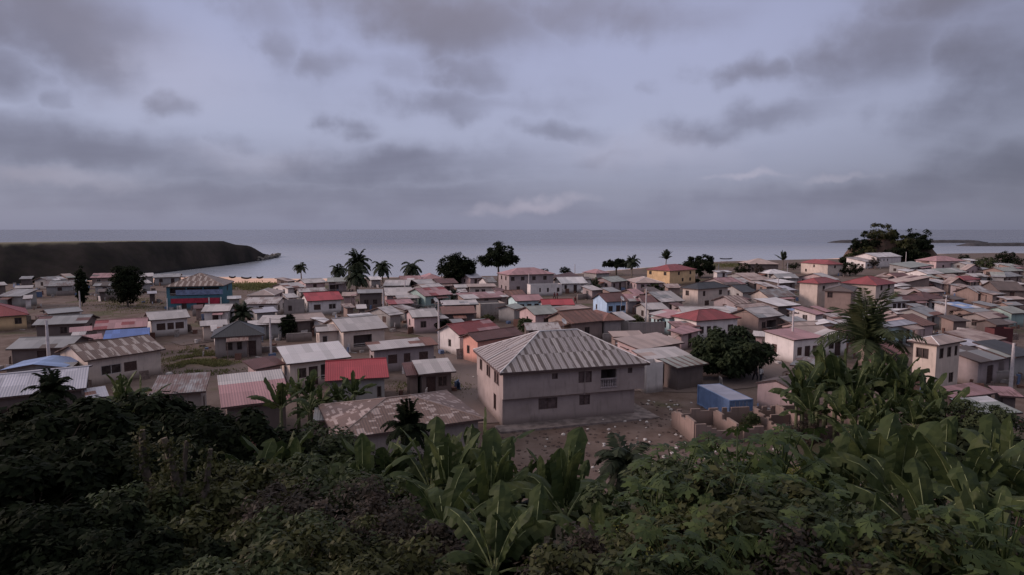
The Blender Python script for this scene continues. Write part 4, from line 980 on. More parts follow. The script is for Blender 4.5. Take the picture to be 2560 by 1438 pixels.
# ------------------------------------------------------------------ the big two storey house
X, Y, Z = Vector((1,0,0)), Vector((0,1,0)), Vector((0,0,1))
EH = 5.6
RH = 4.75; A_ = unp(1257.5, 931, RH); B_ = unp(1612, 907, RH); U_ = B_-A_; U_.z = 0; W_ = U_.length; U_.normalize()
root = empty('two_storey_house', (A_.x, A_.y, 0), math.atan2(U_.y, U_.x))
root.scale = (1, 1, RH/EH); tag(root, 'large mauve two storey house with striped grey hip roof and small balcony, nearest the viewer', 'house')
D_ = 9.4
def mk_main():
    kmat = wallmat((.36,.295,.285)); smat = kmat
    s = W_/12.4
    m = MB()
    fu = [('w',(4.1*s,4.6*s,1.7,2.28)), ('w',(6.4*s,7.58*s,1.1,2.27)), ('o',(8.4*s,9.8*s,.52,2.32)), ('w',(10.83*s,11.25*s,1.75,2.32))]
    up0 = 2.86
    hh = EH-up0-.02
    # upper storey (overhangs), base at up0
    O = Vector((0,0,up0)); 
    def face(m, O, U, L, H, holes, z0):
        Nn = U.cross(Z); us = sorted({0, L, *[h[0] for h in holes], *[h[1] for h in holes]}); zs = sorted({z0, H, *[h[2] for h in holes], *[h[3] for h in holes]})
        P = lambda u, z, d=0: O+U*u+Z*z-Nn*d
        for a, b in zip(us, us[1:]):
            for c, d in zip(zs, zs[1:]):
                if any(h[0] <= (a+b)/2 <= h[1] and h[2] <= (c+d)/2 <= h[3] for h in holes): continue
                m.quad(P(a,c), P(b,c), P(b,d), P(a,d))
        for u0, u1, a0, a1 in holes:
            for A, B in (((u0,a0),(u1,a0)), ((u1,a0),(u1,a1)), ((u1,a1),(u0,a1)), ((u0,a1),(u0,a0))):
                m.quad(P(*A), P(*A, .2), P(*B, .2), P(*B))
        return P
    jobs = []
    P = face(m, O, X, W_, hh, [q[1] for q in fu], 0); jobs += [(P, h, k) for k, h in fu]
    su = [('w',(D_-2.9,D_-1.2,.95,2.2)), ('w',(D_-5.6,D_-4.2,.95,2.2)), ('w',(D_-8.2,D_-7.2,.95,2.2))]
    P = face(m, Vector((0,D_,up0)), -Y, D_, hh, [q[1] for q in su], 0); jobs += [(P, h, k) for k, h in su]
    face(m, Vector((W_,0,up0)), Y, D_, hh, [], 0); face(m, Vector((W_,D_,up0)), -X, W_, hh, [], 0)
    m.quad((0,0,up0), (W_,0,up0), (W_,D_,up0), (0,D_,up0))
    m.build('upper_wall', kmat, root)
    m = MB(); x0, x1, y0 = .38, W_-.75, .42
    fl = [('w',(3.1*s-x0,4.72*s-x0,1.4,2.55)), ('w',(6.66*s-x0,7.62*s-x0,1.5,2.55))]
    P = face(m, Vector((x0,y0,0)), X, x1-x0, up0-.01, [q[1] for q in fl], -.6); jobs += [(P, h, k) for k, h in fl]
    sl = [('w',(D_-y0-2.9,D_-y0-2.0,.9,2.6))]
    P = face(m, Vector((.06,D_,0)), -Y, D_-y0, up0-.01, [q[1] for q in sl], -.6); jobs += [(P, h, k) for k, h in sl]
    face(m, Vector((x1,y0,0)), Y, D_-y0, up0-.01, [], -.6); face(m, Vector((x1,D_,0)), -X, x1-.06, up0-.01, [], -.6)
    face(m, Vector((.06,y0,0)), X, x0-.06, up0-.01, [], -.6)
    m.build('lower_wall', kmat, root)
    for P, h, k in jobs:
        if k == 'o': continue
        opening(root, lambda u, z, d=0, P=P: P(u, z, d), h, 'w')
    # balcony: recess and balusters
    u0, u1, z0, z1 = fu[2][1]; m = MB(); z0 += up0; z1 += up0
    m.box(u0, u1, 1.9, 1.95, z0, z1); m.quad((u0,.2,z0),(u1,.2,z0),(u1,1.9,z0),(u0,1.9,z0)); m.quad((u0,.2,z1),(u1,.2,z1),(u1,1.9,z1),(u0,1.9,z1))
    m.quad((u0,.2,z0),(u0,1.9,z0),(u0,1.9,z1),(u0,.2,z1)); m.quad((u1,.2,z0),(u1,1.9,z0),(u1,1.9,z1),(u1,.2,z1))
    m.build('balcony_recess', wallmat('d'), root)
    b = MB(); b.box(u0-.05, u1+.05, -.1, .06, z0+.78, z0+.88); b.box(u0-.05, u1+.05, -.1, .06, z0-.1, z0-.002)
    bal = b.build('balustrade', plain('balustrade_plaster', (.34,.29,.30), .9), root)
    b = MB(); n = 9
    for i in range(n):
        x = u0+.08+(u1-u0-.16)*i/(n-1)
        b.tube([(x,-.02,z0), (x,-.02,z0+.2), (x,-.02,z0+.45), (x,-.02,z0+.6), (x,-.02,z0+.78)], [.035,.06,.035,.035,.05], 6)
    b.build('balusters', plain('balustrade_plaster', (.34,.29,.30), .9), bal)
    # hip roof
    o = .5; p = .56; c = [Vector((-.4,-o,EH+.08)), Vector((W_+.25,-o,EH+.08)), Vector((W_+.25,D_+o,EH+.08)), Vector((-.25,D_+o,EH+.08))]
    L = W_+.25+o; D = D_+2*o; hd = D/2; r1 = Vector((-o+hd*1.02, -o+hd, EH+p*hd)); r2 = Vector((W_+.25-hd*.92, -o+hd, EH+p*hd))
    m_, t, bs = newmat('striped_sheet_roof'); Lk = t.links
    uv = t.nodes.new('ShaderNodeTexCoord').outputs['UV']; sp_ = t.nodes.new('ShaderNodeSeparateXYZ'); Lk.new(uv, sp_.inputs[0])
    row = mth(t, 'FLOOR', mth(t, 'MULTIPLY', sp_.outputs[1], 1/2.35))
    uo = mth(t, 'ADD', mth(t, 'MULTIPLY', sp_.outputs[0], 1/.68), mth(t, 'MULTIPLY', row, .37))
    cell = mth(t, 'FLOOR', uo); fr = mth(t, 'FRACT', uo)
    cc = t.nodes.new('ShaderNodeCombineXYZ'); Lk.new(cell, cc.inputs[0]); Lk.new(row, cc.inputs[1])
    wn = t.nodes.new('ShaderNodeTexWhiteNoise'); wn.noise_dimensions = '2D'; Lk.new(cc.outputs[0], wn.inputs[0])
    st_ = noisen(t, 2.0, 5, uv, .65, stretch=(2.2,.35,1)); fn = noisen(t, 6, 4, uv); bl_ = noisen(t, .5, 3, uv)
    band = mth(t, 'ADD', fr, mth(t, 'ADD', mth(t, 'MULTIPLY', mth(t, 'SUBTRACT', st_, .5), 1.0), mth(t, 'MULTIPLY', wn.outputs[0], .30)))
    stripe = maprange(t, band, .72, .88, 0, .9)
    col = mixc(t, wn.outputs[0], (.28,.25,.26), (.40,.36,.365)); col = mixc(t, maprange(t, st_, .5, .75, 0, .5), col, (.22,.185,.19))
    col = mixc(t, maprange(t, fn, .5, .8, 0, .35), col, (.20,.16,.165)); col = mixc(t, stripe, col, (.085,.062,.06))
    lap = maprange(t, mth(t, 'FRACT', mth(t, 'MULTIPLY', sp_.outputs[1], 1/2.35)), 0, .03, .5, 0); col = mixc(t, lap, col, (.14,.11,.115))
    Lk.new(col, bs.inputs['Base Color']); bs.inputs['Roughness'].default_value = .6; bs.inputs['Specular IOR Level'].default_value = .3
    rib = mth(t, 'SINE', mth(t, 'MULTIPLY', sp_.outputs[0], 2*math.pi/.205)); bump(t, bs, mth(t, 'ADD', rib, fn), .015, .8)
    m = MB(); k = 1/math.sqrt(1+p*p)
    def sl_(pts, ud, vd, org): pts = [Vector(q) for q in pts]; m.quad(*pts, uv=[((q-org).dot(ud), (q-org).dot(vd)) for q in pts])
    sl_([c[0],c[1],r2,r1], X, Vector((0,k,p*k)), c[0]); sl_([c[2],c[3],r1,r2], X, Vector((0,-k,p*k)), c[2])
    sl_([c[3],c[0],r1], Y, Vector((k,0,p*k)), c[3]); sl_([c[1],c[2],r2], Y, Vector((-k,0,p*k)), c[1])
    ro = m.build('roof', m_, root, uv=True)
    m = MB()
    for q, r_ in ((0,1),(1,2),(2,3),(3,0)):
        a, b2 = c[q], c[r_]; m.quad(a-Z*.02, a-Z*.24, b2-Z*.24, b2-Z*.02)
    m.quad(*[q-Z*.22 for q in c[::-1]])
    m.build('fascia', M_FASC, ro)
    m = MB(); m.tube([r1+Z*.02, r2+Z*.02], .075, 6)
    for q, r_ in ((c[0],r1),(c[3],r1),(c[1],r2),(c[2],r2)): m.tube([q+Z*.03, r_+Z*.03], .06, 6)
    ext = c[3].lerp(c[0], .52)+Z*.03
    m.tube([ext, ext.lerp(r1, .75)+Z*.0], .05, 6)
    m.build('ridge_cap', M_CAP, ro)
    m = MB(); m.box(-.6, W_+.2, -1.3, y0+.02, -.6, .18); m.box(W_-.75, W_+.9, -1.2, 3.4, -.6, .12)
    m.build('apron', plain('apron_concrete', (.20,.165,.16), .95, 1.5, .35, 0, .03), root)
    m = MB(); m.tube([(W_*.56,-.06,EH-.3), (W_*.56,-.06,up0-.1)], .035, 6); m.build('downpipe', kmat, root)
mk_main()
for o_ in [x for x in bpy.data.objects if x.parent and x.parent.parent == root and x.name.startswith('pane')]:
    o_.data.materials[0] = plain('brown_tinted_glass', (.12,.085,.085), .5, 3, .3, 0, 0)

# ------------------------------------------------------------------ container
def container():
    h = 1.9; c0 = unp(1824,1000.6,h); c1 = unp(1746,962,h); c2 = unp(1872.8,994,h)
    ax = (c1-c0); ax.z = 0; L = ax.length; ax.normalize(); W = max(2.0, min(2.6, (c2-c0).length))
    r = empty('shipping_container', (c0.x, c0.y, 0), math.atan2(ax.y, ax.x))   # local x runs to the far end, y = -across
    tag(r, 'blue corrugated shipping container on the bare lot right of the big house', 'container')
    side = -1 if Vector((-ax.y, ax.x, 0)).dot(c2-c0) < 0 else 1
    bl = plain('container_blue', (.16,.235,.40), .55, 1.2, .12); tp = plain('container_roof', (.33,.33,.42), .6, .8, .12)
    m = MB(); y0, y1 = sorted((0, side*W))
    def corr(fn, n_, L_):
        pts = []
        for i in range(n_):
            u = L_*i/n_; d = L_/n_; pts += [(u,0),(u+d*.35,0),(u+d*.5,.04),(u+d*.85,.04)]
        pts.append((L_,0))
        for a, b2 in zip(pts, pts[1:]): m.quad(*[fn(u, dd, z) for u, dd, z in ((a[0],a[1],.12),(b2[0],b2[1],.12),(b2[0],b2[1],h-.1),(a[0],a[1],h-.1))])
    corr(lambda u, d, z: (u, y0+d, z), 22, L); corr(lambda u, d, z: (u, y1-d, z), 22, L); corr(lambda u, d, z: (L-d, y0+u, z), 8, W); corr(lambda u, d, z: (0+d, y0+u, z), 8, W)
    m.build('body', bl, r)
    m = MB()
    for x in (0, L):
        for y in (y0, y1): m.box(x-.06, x+.06, y-.06, y+.06, 0, h)
    for y in (y0, y1): m.box(.06, L-.06, y-.05, y+.05, h-.12, h-.01); m.box(.06, L-.06, y-.05, y+.05, .02, .14)
    for x in (0, L): m.box(x-.05, x+.05, y0+.06, y1-.06, h-.12, h-.01); m.box(x-.05, x+.05, y0+.06, y1-.06, .02, .14)
    m.build('frame', bl, r)
    m = MB(); m.box(.04, L-.04, y0+.04, y1-.04, h-.06, h-.015); m.build('roof', tp, r)
    m = MB()
    for u in (.25,.42,.58,.75): m.tube([(-.05, y0+W*u, .15), (-.05, y0+W*u, h-.15)], .02, 5)
    m.build('door_bar', plain('bar_metal', (.3,.3,.33), .5), r)
    m = MB(); m.box(L-.25, L-.05, y0-.075 if side < 0 else y1+.055, y0-.055 if side < 0 else y1+.075, .3, h-.2)
    m.build('pale_strip', M_WFRAME, r)
container()

# ------------------------------------------------------------------ roofless ruin
def ruin():
    o = at(1738, 1070, 46.5); r = empty('ruined_walls', (o.x, o.y, 0), R(7)); tag(r, 'roofless grey block house shell with broken low walls, in front of the blue container', 'ruin')
    rnd = random.Random(4); mat = wallmat('n')
    def wl(x0, y0, x1, y1, hs):
        m = MB(); a = Vector((x0,y0,0)); b2 = Vector((x1,y1,0)); u = (b2-a); L = u.length; u.normalize(); n_ = Vector((-u.y,u.x,0))*.1; n = max(1, int(L/.4)); hprev = hs[0]
        for i in range(n):
            f = i/n; hh = hs[0]+(hs[1]-hs[0])*f+rnd.choice((0,0,0,-.2,-.2,.0,-.4)); hh = max(.2, round(hh/.2)*.2)
            p = a+u*(L*i/n); q = a+u*(L*(i+1)/n)
            c_ = [p-n_, q-n_, q+n_, p+n_]
            m.quad(*[v+Z*hh for v in c_])
            for k in range(4): m.quad(c_[k]-Z*.3, c_[(k+1) % 4]-Z*.3, c_[(k+1) % 4]+Z*hh, c_[k]+Z*hh)
        m.build('wall', mat, r)
    wl(0,0,0,4.6,(1.9,1.3)); wl(0,4.6,14,4.6,(1.3,1.5)); wl(0,0,3,0,(1.7,.8)); wl(4,.1,13.8,.1,(1.2,1.0)); wl(3.6,.3,3.6,4.4,(1.4,1.4)); wl(7.2,.3,7.2,4.4,(1.0,1.4)); wl(9.2,.3,9.2,4.4,(1.5,1.6)); wl(14,0,14,4.6,(1.2,1.9)); wl(7.4,2.2,9.0,2.2,(1.4,1.4))
ruin()
def low_wall(cr, x0, y0, x1, y1, hgt, k, label, name='garden_wall'):
    a = unp(*cp(cr, x0, y0), 0); b2 = unp(*cp(cr, x1, y1), 0); u = b2-a; L = u.length
    r = empty(name, (a.x, a.y, 0), math.atan2(u.y, u.x)); tag(r, label, 'wall', kind='thing')
    m = MB(); m.box(0, L, -.08, .08, -.3, hgt-.04); m.build('panel', wallmat(k), r)
    m = MB(); m.box(-.05, L+.05, -.13, .13, hgt-.038, hgt+.04); m.build('coping', M_CONC, r)
    n = max(2, int(L/3.5))
    for i in range(n+1): m = MB(); x = L*i/n; m.box(x-.13, x+.13, -.15, -.082, -.3, hgt-.045); m.build('pilaster', wallmat(k), r)
YW = [('c',1300,1120,1700,1100,'grey yard wall below the rusty brown lean-to'),('c',880,1010,1120,1005,'low wall in front of the green walled house'),('d',430,1250,560,1235,'short wall left of the rust red roof'),
 ('b',230,1230,330,1225,'short yard wall left of the pale roof strip'),('b',1450,1180,1740,1170,'block wall at the foot of the grey unfinished house'),('b',1780,1200,2240,1185,'garden wall in front of the house with the bright red roof'),
 ('i',1290,220,1600,205,'broken wall right of the first pole behind the small bushy tree'),('i',1480,400,1800,380,'yard wall left of the cream left wing'),('c',500,1300,700,1290,'yard wall below the small light gabled roof'),
 ('d',660,1010,820,990,'sandy yard wall right of the bright red centre roof'),('e',560,1280,760,1330,'wall right of the white house with the dull red roof'),('f',1500,1330,1660,1340,'fence like wall by the tall right hand pole'),
 ('a',760,960,1000,945,'low wall on the bare field below the pale grey roofed house'),('a',1300,1010,1560,1000,'low broken wall on the field left of the teal building'),('m',1830,960,2360,930,'dark yard wall under the slate grey roof'),('k',1000,400,1330,395,'inner wall of the unfinished block shell')]
for cr_, a_, b_1, c_1, d_1, lb_ in YW: low_wall(cr_, a_, b_1, c_1, d_1, 1.2, 'k', lb_, 'yard_wall')
low_wall('g',480,620,1100,590,1.5,'w','white balustrade wall hung with dark things behind the light blue roof')
low_wall('c',120,1290,440,1245,1.5,'k','grey yard wall left of the small light gabled roof')
low_wall('f',1660,1350,1830,1375,1.3,'w','short pale wall by the brown porch house at the right')
low_wall('i',640,560,1500,520,.7,'k','low grey wall below the pale pink sheet roof')
low_wall('j',430,730,1100,690,1.0,'k','grey footing wall below the long mauve walled house')
low_wall('k',715,300,1330,330,2.4,'k','unfinished grey block wall behind the right end of the big roof')
low_wall('k',1340,340,1800,330,2.3,'k','second unfinished block wall, right of the one behind the big roof')

# ------------------------------------------------------------------ poles
def pole(px, yt, yb, label, arm=True, r=.11):
    g_ = unp(px, yb, 0); z = at(px, yt, g_.y).z
    e = empty('utility_pole', (g_.x, g_.y, gz(g_.x, g_.y)), random.Random(px).uniform(-.4,.4)); tag(e, label, 'pole', 'utility poles over the village'); arm = arm and px in (1614, 1979, 1097.5, 2361)
    m = MB(); m.tube([(0,0,-.3),(0,0,z*.5),(0,0,z)], [r*1.35, r*1.1, r*.8], 8); m.build('shaft', M_POLE, e)
    if arm:
        m = MB(); m.box(-.7,.7,-.05,.05,z-.45,z-.35); m.build('crossarm', M_WOOD, e)
        m = MB()
        for x in (-.6,-.2,.2,.6): m.tube([(x,0,z-.35),(x,0,z-.2)], .045, 6)
        m.build('insulators', M_PANE, e)
    return e
for a in [(126,800,948,'thick concrete pole at the lower left edge before the light blue roof'),(202,728,790,'pale pole on the bare field at the left'),
    (678,795,892,'concrete pole right of the black hip roof house'),(959,722,800,'concrete pole beside the grey yard wall left of centre'),(1013,700,750,'thin pole among the light roofs below the seaside palms'),
    (1097.5,752,872,'tall concrete pole at the bend of the lane near the white gabled house'),(1173,658,708,'pole just right of the round dark tree by the sea'),
    (1322,684,738,'thin pole in front of the pink two storey shore house'),(1437,661,700,'slim pole by the sea between the two shore villas'),(1614,722,815,'concrete pole right of the pink roofed mauve house'),
    (1796,660,694,'small pole behind the dark grey hip roof'),(1944,695,745,'slender pole left of the yellow tower house'),(1979,776,892,'concrete pole in front of the rose red roof house'),
    (1968,655,690,'far pole near the V shaped palm'),(2264,630,662,'far pole right of the white house on the rise'),(2361,738,818,'concrete pole at the right above the brown porch house'),
    (2457,682,705,'small far pole in the rows at the far right'),(2526,858,975,'thick concrete pole at the lower right edge'),(876,653,700,'thin pale pole in front of the seaside palm cluster')]:
    pole(*a[:3], a[3], arm=a[2]-a[1] > 45, r=.12 if a[0] not in (126, 2526) else .15)

# ------------------------------------------------------------------ people, car, boats, dishes, fence, washing, litter
def person(px, py, label, shirt, trou, pose=0, rz=0):
    g_ = unp(px, py, 0); e = empty('person', (g_.x, g_.y, gz(g_.x, g_.y)), rz); tag(e, label, 'person')
    rnd = random.Random(px); s = .18*rnd.random()
    J = [(0,0,.93),(0,0,1.15),(0,0,1.38),(0,0,1.5),(0,-.02,1.62),(0,-.01,1.73),
         (.1,0,.88),(.12,-.08-s,.48),(.12,-.02-s,.06),(.12,-.16-s,.03),(-.1,0,.88),(-.12,.06+s,.48),(-.12,.14+s,.06),(-.12,.02+s,.03),
         (.19,0,1.38),(.24,.03,1.1),(.25,-.08,.86),(.25,-.1,.76),(-.19,0,1.38),(-.24,.03,1.1),(-.25,-.08,.86),(-.25,-.1,.76)]
    E = [(0,1),(1,2),(2,3),(3,4),(4,5),(0,6),(6,7),(7,8),(8,9),(0,10),(10,11),(11,12),(12,13),(2,14),(14,15),(15,16),(16,17),(2,18),(18,19),(19,20),(20,21)]
    rad = [.14,.13,.15,.055,.1,.07,.09,.065,.045,.035,.09,.065,.045,.035,.06,.045,.035,.03,.06,.045,.035,.03]
    me = bpy.data.meshes.new('body'); me.from_pydata(J, E, []); o = bpy.data.objects.new('body', me); COL.objects.link(o); o.parent = e
    md = o.modifiers.new('skin', 'SKIN'); 
    for v, r_ in zip(me.skin_vertices[0].data, rad): v.radius = (r_, r_*.8)
    me.skin_vertices[0].data[0].use_root = True
    o.modifiers.new('sub', 'SUBSURF').levels = 1; me.materials.append(plain('skin_brown', (.06,.035,.025), .6))
    m = MB(); m.tube([(0,0,.88),(0,0,1.0),(0,0,1.2),(0,0,1.42),(0,0,1.47)], [.17,.165,.16,.19,.09], 10)
    for sx in (1,-1): m.tube([(sx*.17,0,1.41),(sx*.235,.02,1.24),(sx*.25,.03,1.1)], [.075,.075,.07], 8)
    m.build('shirt', plain('shirt_%d' % px, shirt, .9), e, smooth=True)
    m = MB()
    for sx, a, b2, c_ in ((.1,0,-.08-s,-.02-s),(-.1,0,.06+s,.14+s)): m.tube([(sx,0,.95),(sx*1.1,(a+b2)/2,.7),(sx*1.2,b2,.48),(sx*1.2,c_,.14)], [.12,.105,.085,.07], 8)
    m.build('trousers', plain('trousers_%d' % px, trou, .9), e, smooth=True)
    m = MB(); m.tube([(0,-.01,1.68),(0,0,1.74),(0,0,1.79)], [.105,.095,.03], 8); m.build('hair', plain('black_hair', (.012,.01,.01), .8), e, smooth=True)
person(1888,953,'person in dark clothes standing on the road left of the pink block shack',(.03,.025,.03),(.02,.02,.025),rz=.4)
person(1902,955,'person in a white shirt beside the one in dark clothes near the block shack',(.62,.6,.6),(.05,.05,.07),rz=2)
person(1386,749,'person in dark red clothes, left one of the pair before the white compound',(.13,.03,.035),(.04,.02,.025),rz=1)
person(1393,748,'person in maroon, right one of the pair before the white compound',(.10,.02,.03),(.05,.03,.03),rz=-1)
person(1438,760,'person in dark red standing alone on the sandy yard above the red roof',(.14,.03,.03),(.10,.03,.03),rz=.5)
person(1748,947,'person in grey clothes in the shade of the striped awning shed',(.16,.15,.16),(.03,.03,.04),rz=-.6)
def canoe(px, py, L, rz, z, label, dark=True):
    g_ = unp(px, py, z); m = MB(); n = 12
    for i in range(n+1):
        u = i/n; w_ = .48*math.sin(math.pi*min(.98, max(.02, u)))**.6; sh_ = .35*(2*u-1)**2
        for a, zz in ((-1,.55),(-.7,.15),(0,0),(.7,.15),(1,.55),(.85,.55),(.5,.2),(0,.1),(-.5,.2),(-.85,.55)): m.v.append(((u-.5)*L, a*w_, zz+sh_))
    for i in range(n):
        for k in range(10): m.f.append((i*10+k, i*10+(k+1) % 10, (i+1)*10+(k+1) % 10, (i+1)*10+k)); m.m.append(0)
    e = empty('canoe', (g_.x, g_.y, z-.02), rz); tag(e, label, 'boat')
    m.build('hull', plain('tarred_wood', (.025,.02,.02), .8), e)
    m = MB()
    for x in (-.22,.0,.22): m.box(x*L-.1, x*L+.1, -.4, .4, .42, .46)
    m.build('thwarts', M_WOOD, e)
canoe(581,696,2.2,.1,-.35,'leftmost of the dark canoes drawn up on the sand')
canoe(616,698,3.4,.05,-.3,'longest dark canoe, middle one on the sand')
canoe(650,697,2.6,1.0,-.3,'dark canoe on the sand pointing down to the water, nearest the palm')
canoe(1815,648.5,7.5,.02,-1.05,'dark boat afloat close to the shore, right of the broad dark tree')
def car():
    g_ = unp(1474,735,0); e = empty('parked_car', (g_.x, g_.y, gz(g_.x,g_.y)), .25); tag(e, 'white car parked in front of the white house with tall doors', 'car')
    pf = [(-2.0,.35),(-2.05,.75),(-1.3,.95),(-.6,1.42),(.7,1.45),(1.5,.98),(2.0,.85),(2.05,.4)]
    m = MB()
    for (a, b2), (c_, d_) in zip(pf, pf[1:]): m.quad((a,-.8,b2),(c_,-.8,d_),(c_,.8,d_),(a,.8,b2))
    m.quad(*[(a,-.8,b2) for a, b2 in pf]); m.quad(*[(a,.8,b2) for a, b2 in pf[::-1]]); m.quad((-2,-.8,.35),(2.05,-.8,.4),(2.05,.8,.4),(-2,.8,.35))
    m.build('body', plain('white_car_paint', (.6,.58,.58), .35, 3, .05), e)
    m = MB()
    for y in (-.815,.815): m.quad((-1.1,y,.98),(1.3,y,.98),(.65,y,1.36),(-.5,y,1.34))
    m.build('side_windows', M_PANE, e)
    for x in (-1.25,1.3):
        for y in (-.82,.82):
            m = MB(); m.tube([(x,y-.09,.31),(x,y+.09,.31)], .31, 12); wl = m.build('wheel', M_PANE, e)
            m = MB(); m.tube([(x,y-.1,.31),(x,y+.1,.31)], .16, 10); m.build('rim', M_WFRAME, wl)
car()
def cable(a, b2, label):
    P0 = [q for q in bpy.data.objects if q.get('category') == 'pole']
    fa = min(P0, key=lambda q: abs(proj(q.location)[0]-a)); fb = min(P0, key=lambda q: abs(proj(q.location)[0]-b2))
    ta, tb = (max(v.co.z for v in [c_ for c_ in bpy.data.objects if c_.parent == f_][0].data.vertices)-.15 for f_ in (fa, fb))
    A, B = fa.location+Z*ta, fb.location+Z*tb; L = (B-A).length; pts = [A.lerp(B, i/14)-Z*(L*.035*4*(i/14)*(1-i/14)) for i in range(15)]
    o0 = A.copy(); m = MB(); m.tube([p-o0 for p in pts], .022, 4); e = m.build('power_cable', M_PANE); e.location = o0; tag(e, label, 'cable')
cable(678, 1097.5, 'sagging cable from the pole by the black roof house to the tall lane pole')
cable(1097.5, 959, 'sagging cable from the tall lane pole to the pole behind the yard wall')
cable(1614, 1979, 'sagging cable running to the pole before the rose red roof house')
def dish(px, py, hh, label):
    g_ = at(px, py, unp(px, py, hh).y); e = empty('satellite_dish', (g_.x, g_.y, hh-1.1), .5); tag(e, label, 'satellite dish')
    m = MB(); c_ = Vector((0,-.1,1.1)); nn = Vector((.3,-.7,.6)).normalized(); a = nn.cross(Z).normalized(); b2 = nn.cross(a)
    for r_, d_ in ((0,0),(.25,.03),(.5,.12)):
        for k in range(14): m.v.append(tuple(c_+(a*math.cos(k*math.tau/14)+b2*math.sin(k*math.tau/14))*r_+nn*d_))
    for j in range(2):
        for k in range(14): m.f.append((j*14+k, j*14+(k+1) % 14, (j+1)*14+(k+1) % 14, (j+1)*14+k)); m.m.append(0)
    m.build('reflector', plain('dish_white', (.65,.62,.62), .5), e)
    m = MB(); m.tube([(0,0,-.2),(0,0,1.05)], .035, 6); m.tube([c_, c_+nn*.5], .015, 5); m.build('mast', M_POLE, e)
dish(1554,747,4.2,'white satellite dish on the ridge between the maroon and the pink roof')
dish(1088,750,3.6,'white satellite dish near the pale roof strip left of centre')
dish(1408,804,3.4,'small pale satellite dish on the greenish grey roof in front of the rust red roof')
def fence(x0,y0,x1,y1,label,n=14,hh=1.5):
    a = unp(x0,y0,0); b2 = unp(x1,y1,0); u = b2-a; L = u.length; e = empty('stick_fence', (a.x,a.y,0), math.atan2(u.y,u.x)); tag(e, label, 'fence')
    rnd = random.Random(2)
    for i in range(n):
        m = MB(); x = L*i/(n-1); m.tube([(x,0,-.2),(x+rnd.uniform(-.1,.1),rnd.uniform(-.1,.1),hh*rnd.uniform(.8,1.2))], .05, 5); m.build('post', M_WOOD, e)
    m = MB(); m.box(0,L,-.07,-.02,hh*.6,hh*.7); m.box(0,L,-.07,-.02,.35,.45); m.build('rail', M_WOOD, e)
fence(1216,803,1287,800,'stick fence of uneven poles in the yard right of the rusty brown lean-to')
def washing(px0, px1, yy, label):
    a = unp(px0, yy, 0); b2 = unp(px1, yy, 0); L = (b2-a).length; e = empty('clothes_line', (a.x,a.y,0), 0); tag(e, label, 'clothes line'); rnd = random.Random(int(px0))
    m = MB(); m.tube([(0,0,0),(0,0,1.9)],.04,5); m.tube([(L,0,0),(L,0,1.9)],.04,5); m.tube([(0,0,1.85),(L/2,0,1.75),(L,0,1.85)],.012,4); m.build('line', M_WOOD, e)
    x = .2
    while x < L-.6:
        w_ = rnd.uniform(.35,.8); d_ = rnd.uniform(.4,1.0); m = MB(); n = 5
        for i in range(n):
            for (za, zb) in ((1.8,1.8-d_),):
                xa, xb = x+w_*i/n, x+w_*(i+1)/n; ya, yb = .05*math.sin(i*2), .05*math.sin((i+1)*2); m.quad((xa,0,za),(xb,0,za),(xb,yb,zb),(xa,ya,zb))
        m.build('cloth', plain(rnd.choice(('cloth_white','cloth_pale','cloth_blue')), rnd.choice(((.6,.58,.6),(.45,.4,.4),(.25,.3,.4))), .9), e); x += w_+rnd.uniform(.1,.4)
washing(2038, 2080, 800, 'white washing on a line at the foot of the tall brown building')
washing(520, 570, 799, 'pale washing on a line before the light grey roof left of the palm tuft')
rn = random.Random(11); pts = []
for i in range(150):
    px = rn.gauss(1600, 130) if i < 100 else rn.uniform(300, 2300); py = rn.uniform(1000, 1190) if i < 100 else rn.uniform(800, 960)
    p_ = unp(px, py, 0)
    if any((p_-h_[1]).length < max(h_[2], h_[3])*.6 for h_ in HOUSES): continue
    pts.append((p_.x, p_.y, gz(p_.x, p_.y)+.03))
rocks('litter', pts, .16, plain('pale_litter', (.5,.47,.46), .8), 7, label='scraps of pale rubbish scattered on the bare lot', kind='stuff')
pts = []
for i in range(500):
    px = rn.uniform(1250, 1800); py = rn.uniform(1000, 1200); p_ = unp(px, py, 0); pts.append((p_.x, p_.y, gz(p_.x, p_.y)))
rocks('rubble', pts, .16, plain('dark_rubble', (.09,.065,.06), .95), 8, label='dark stones and clods on the bare lot', kind='stuff')

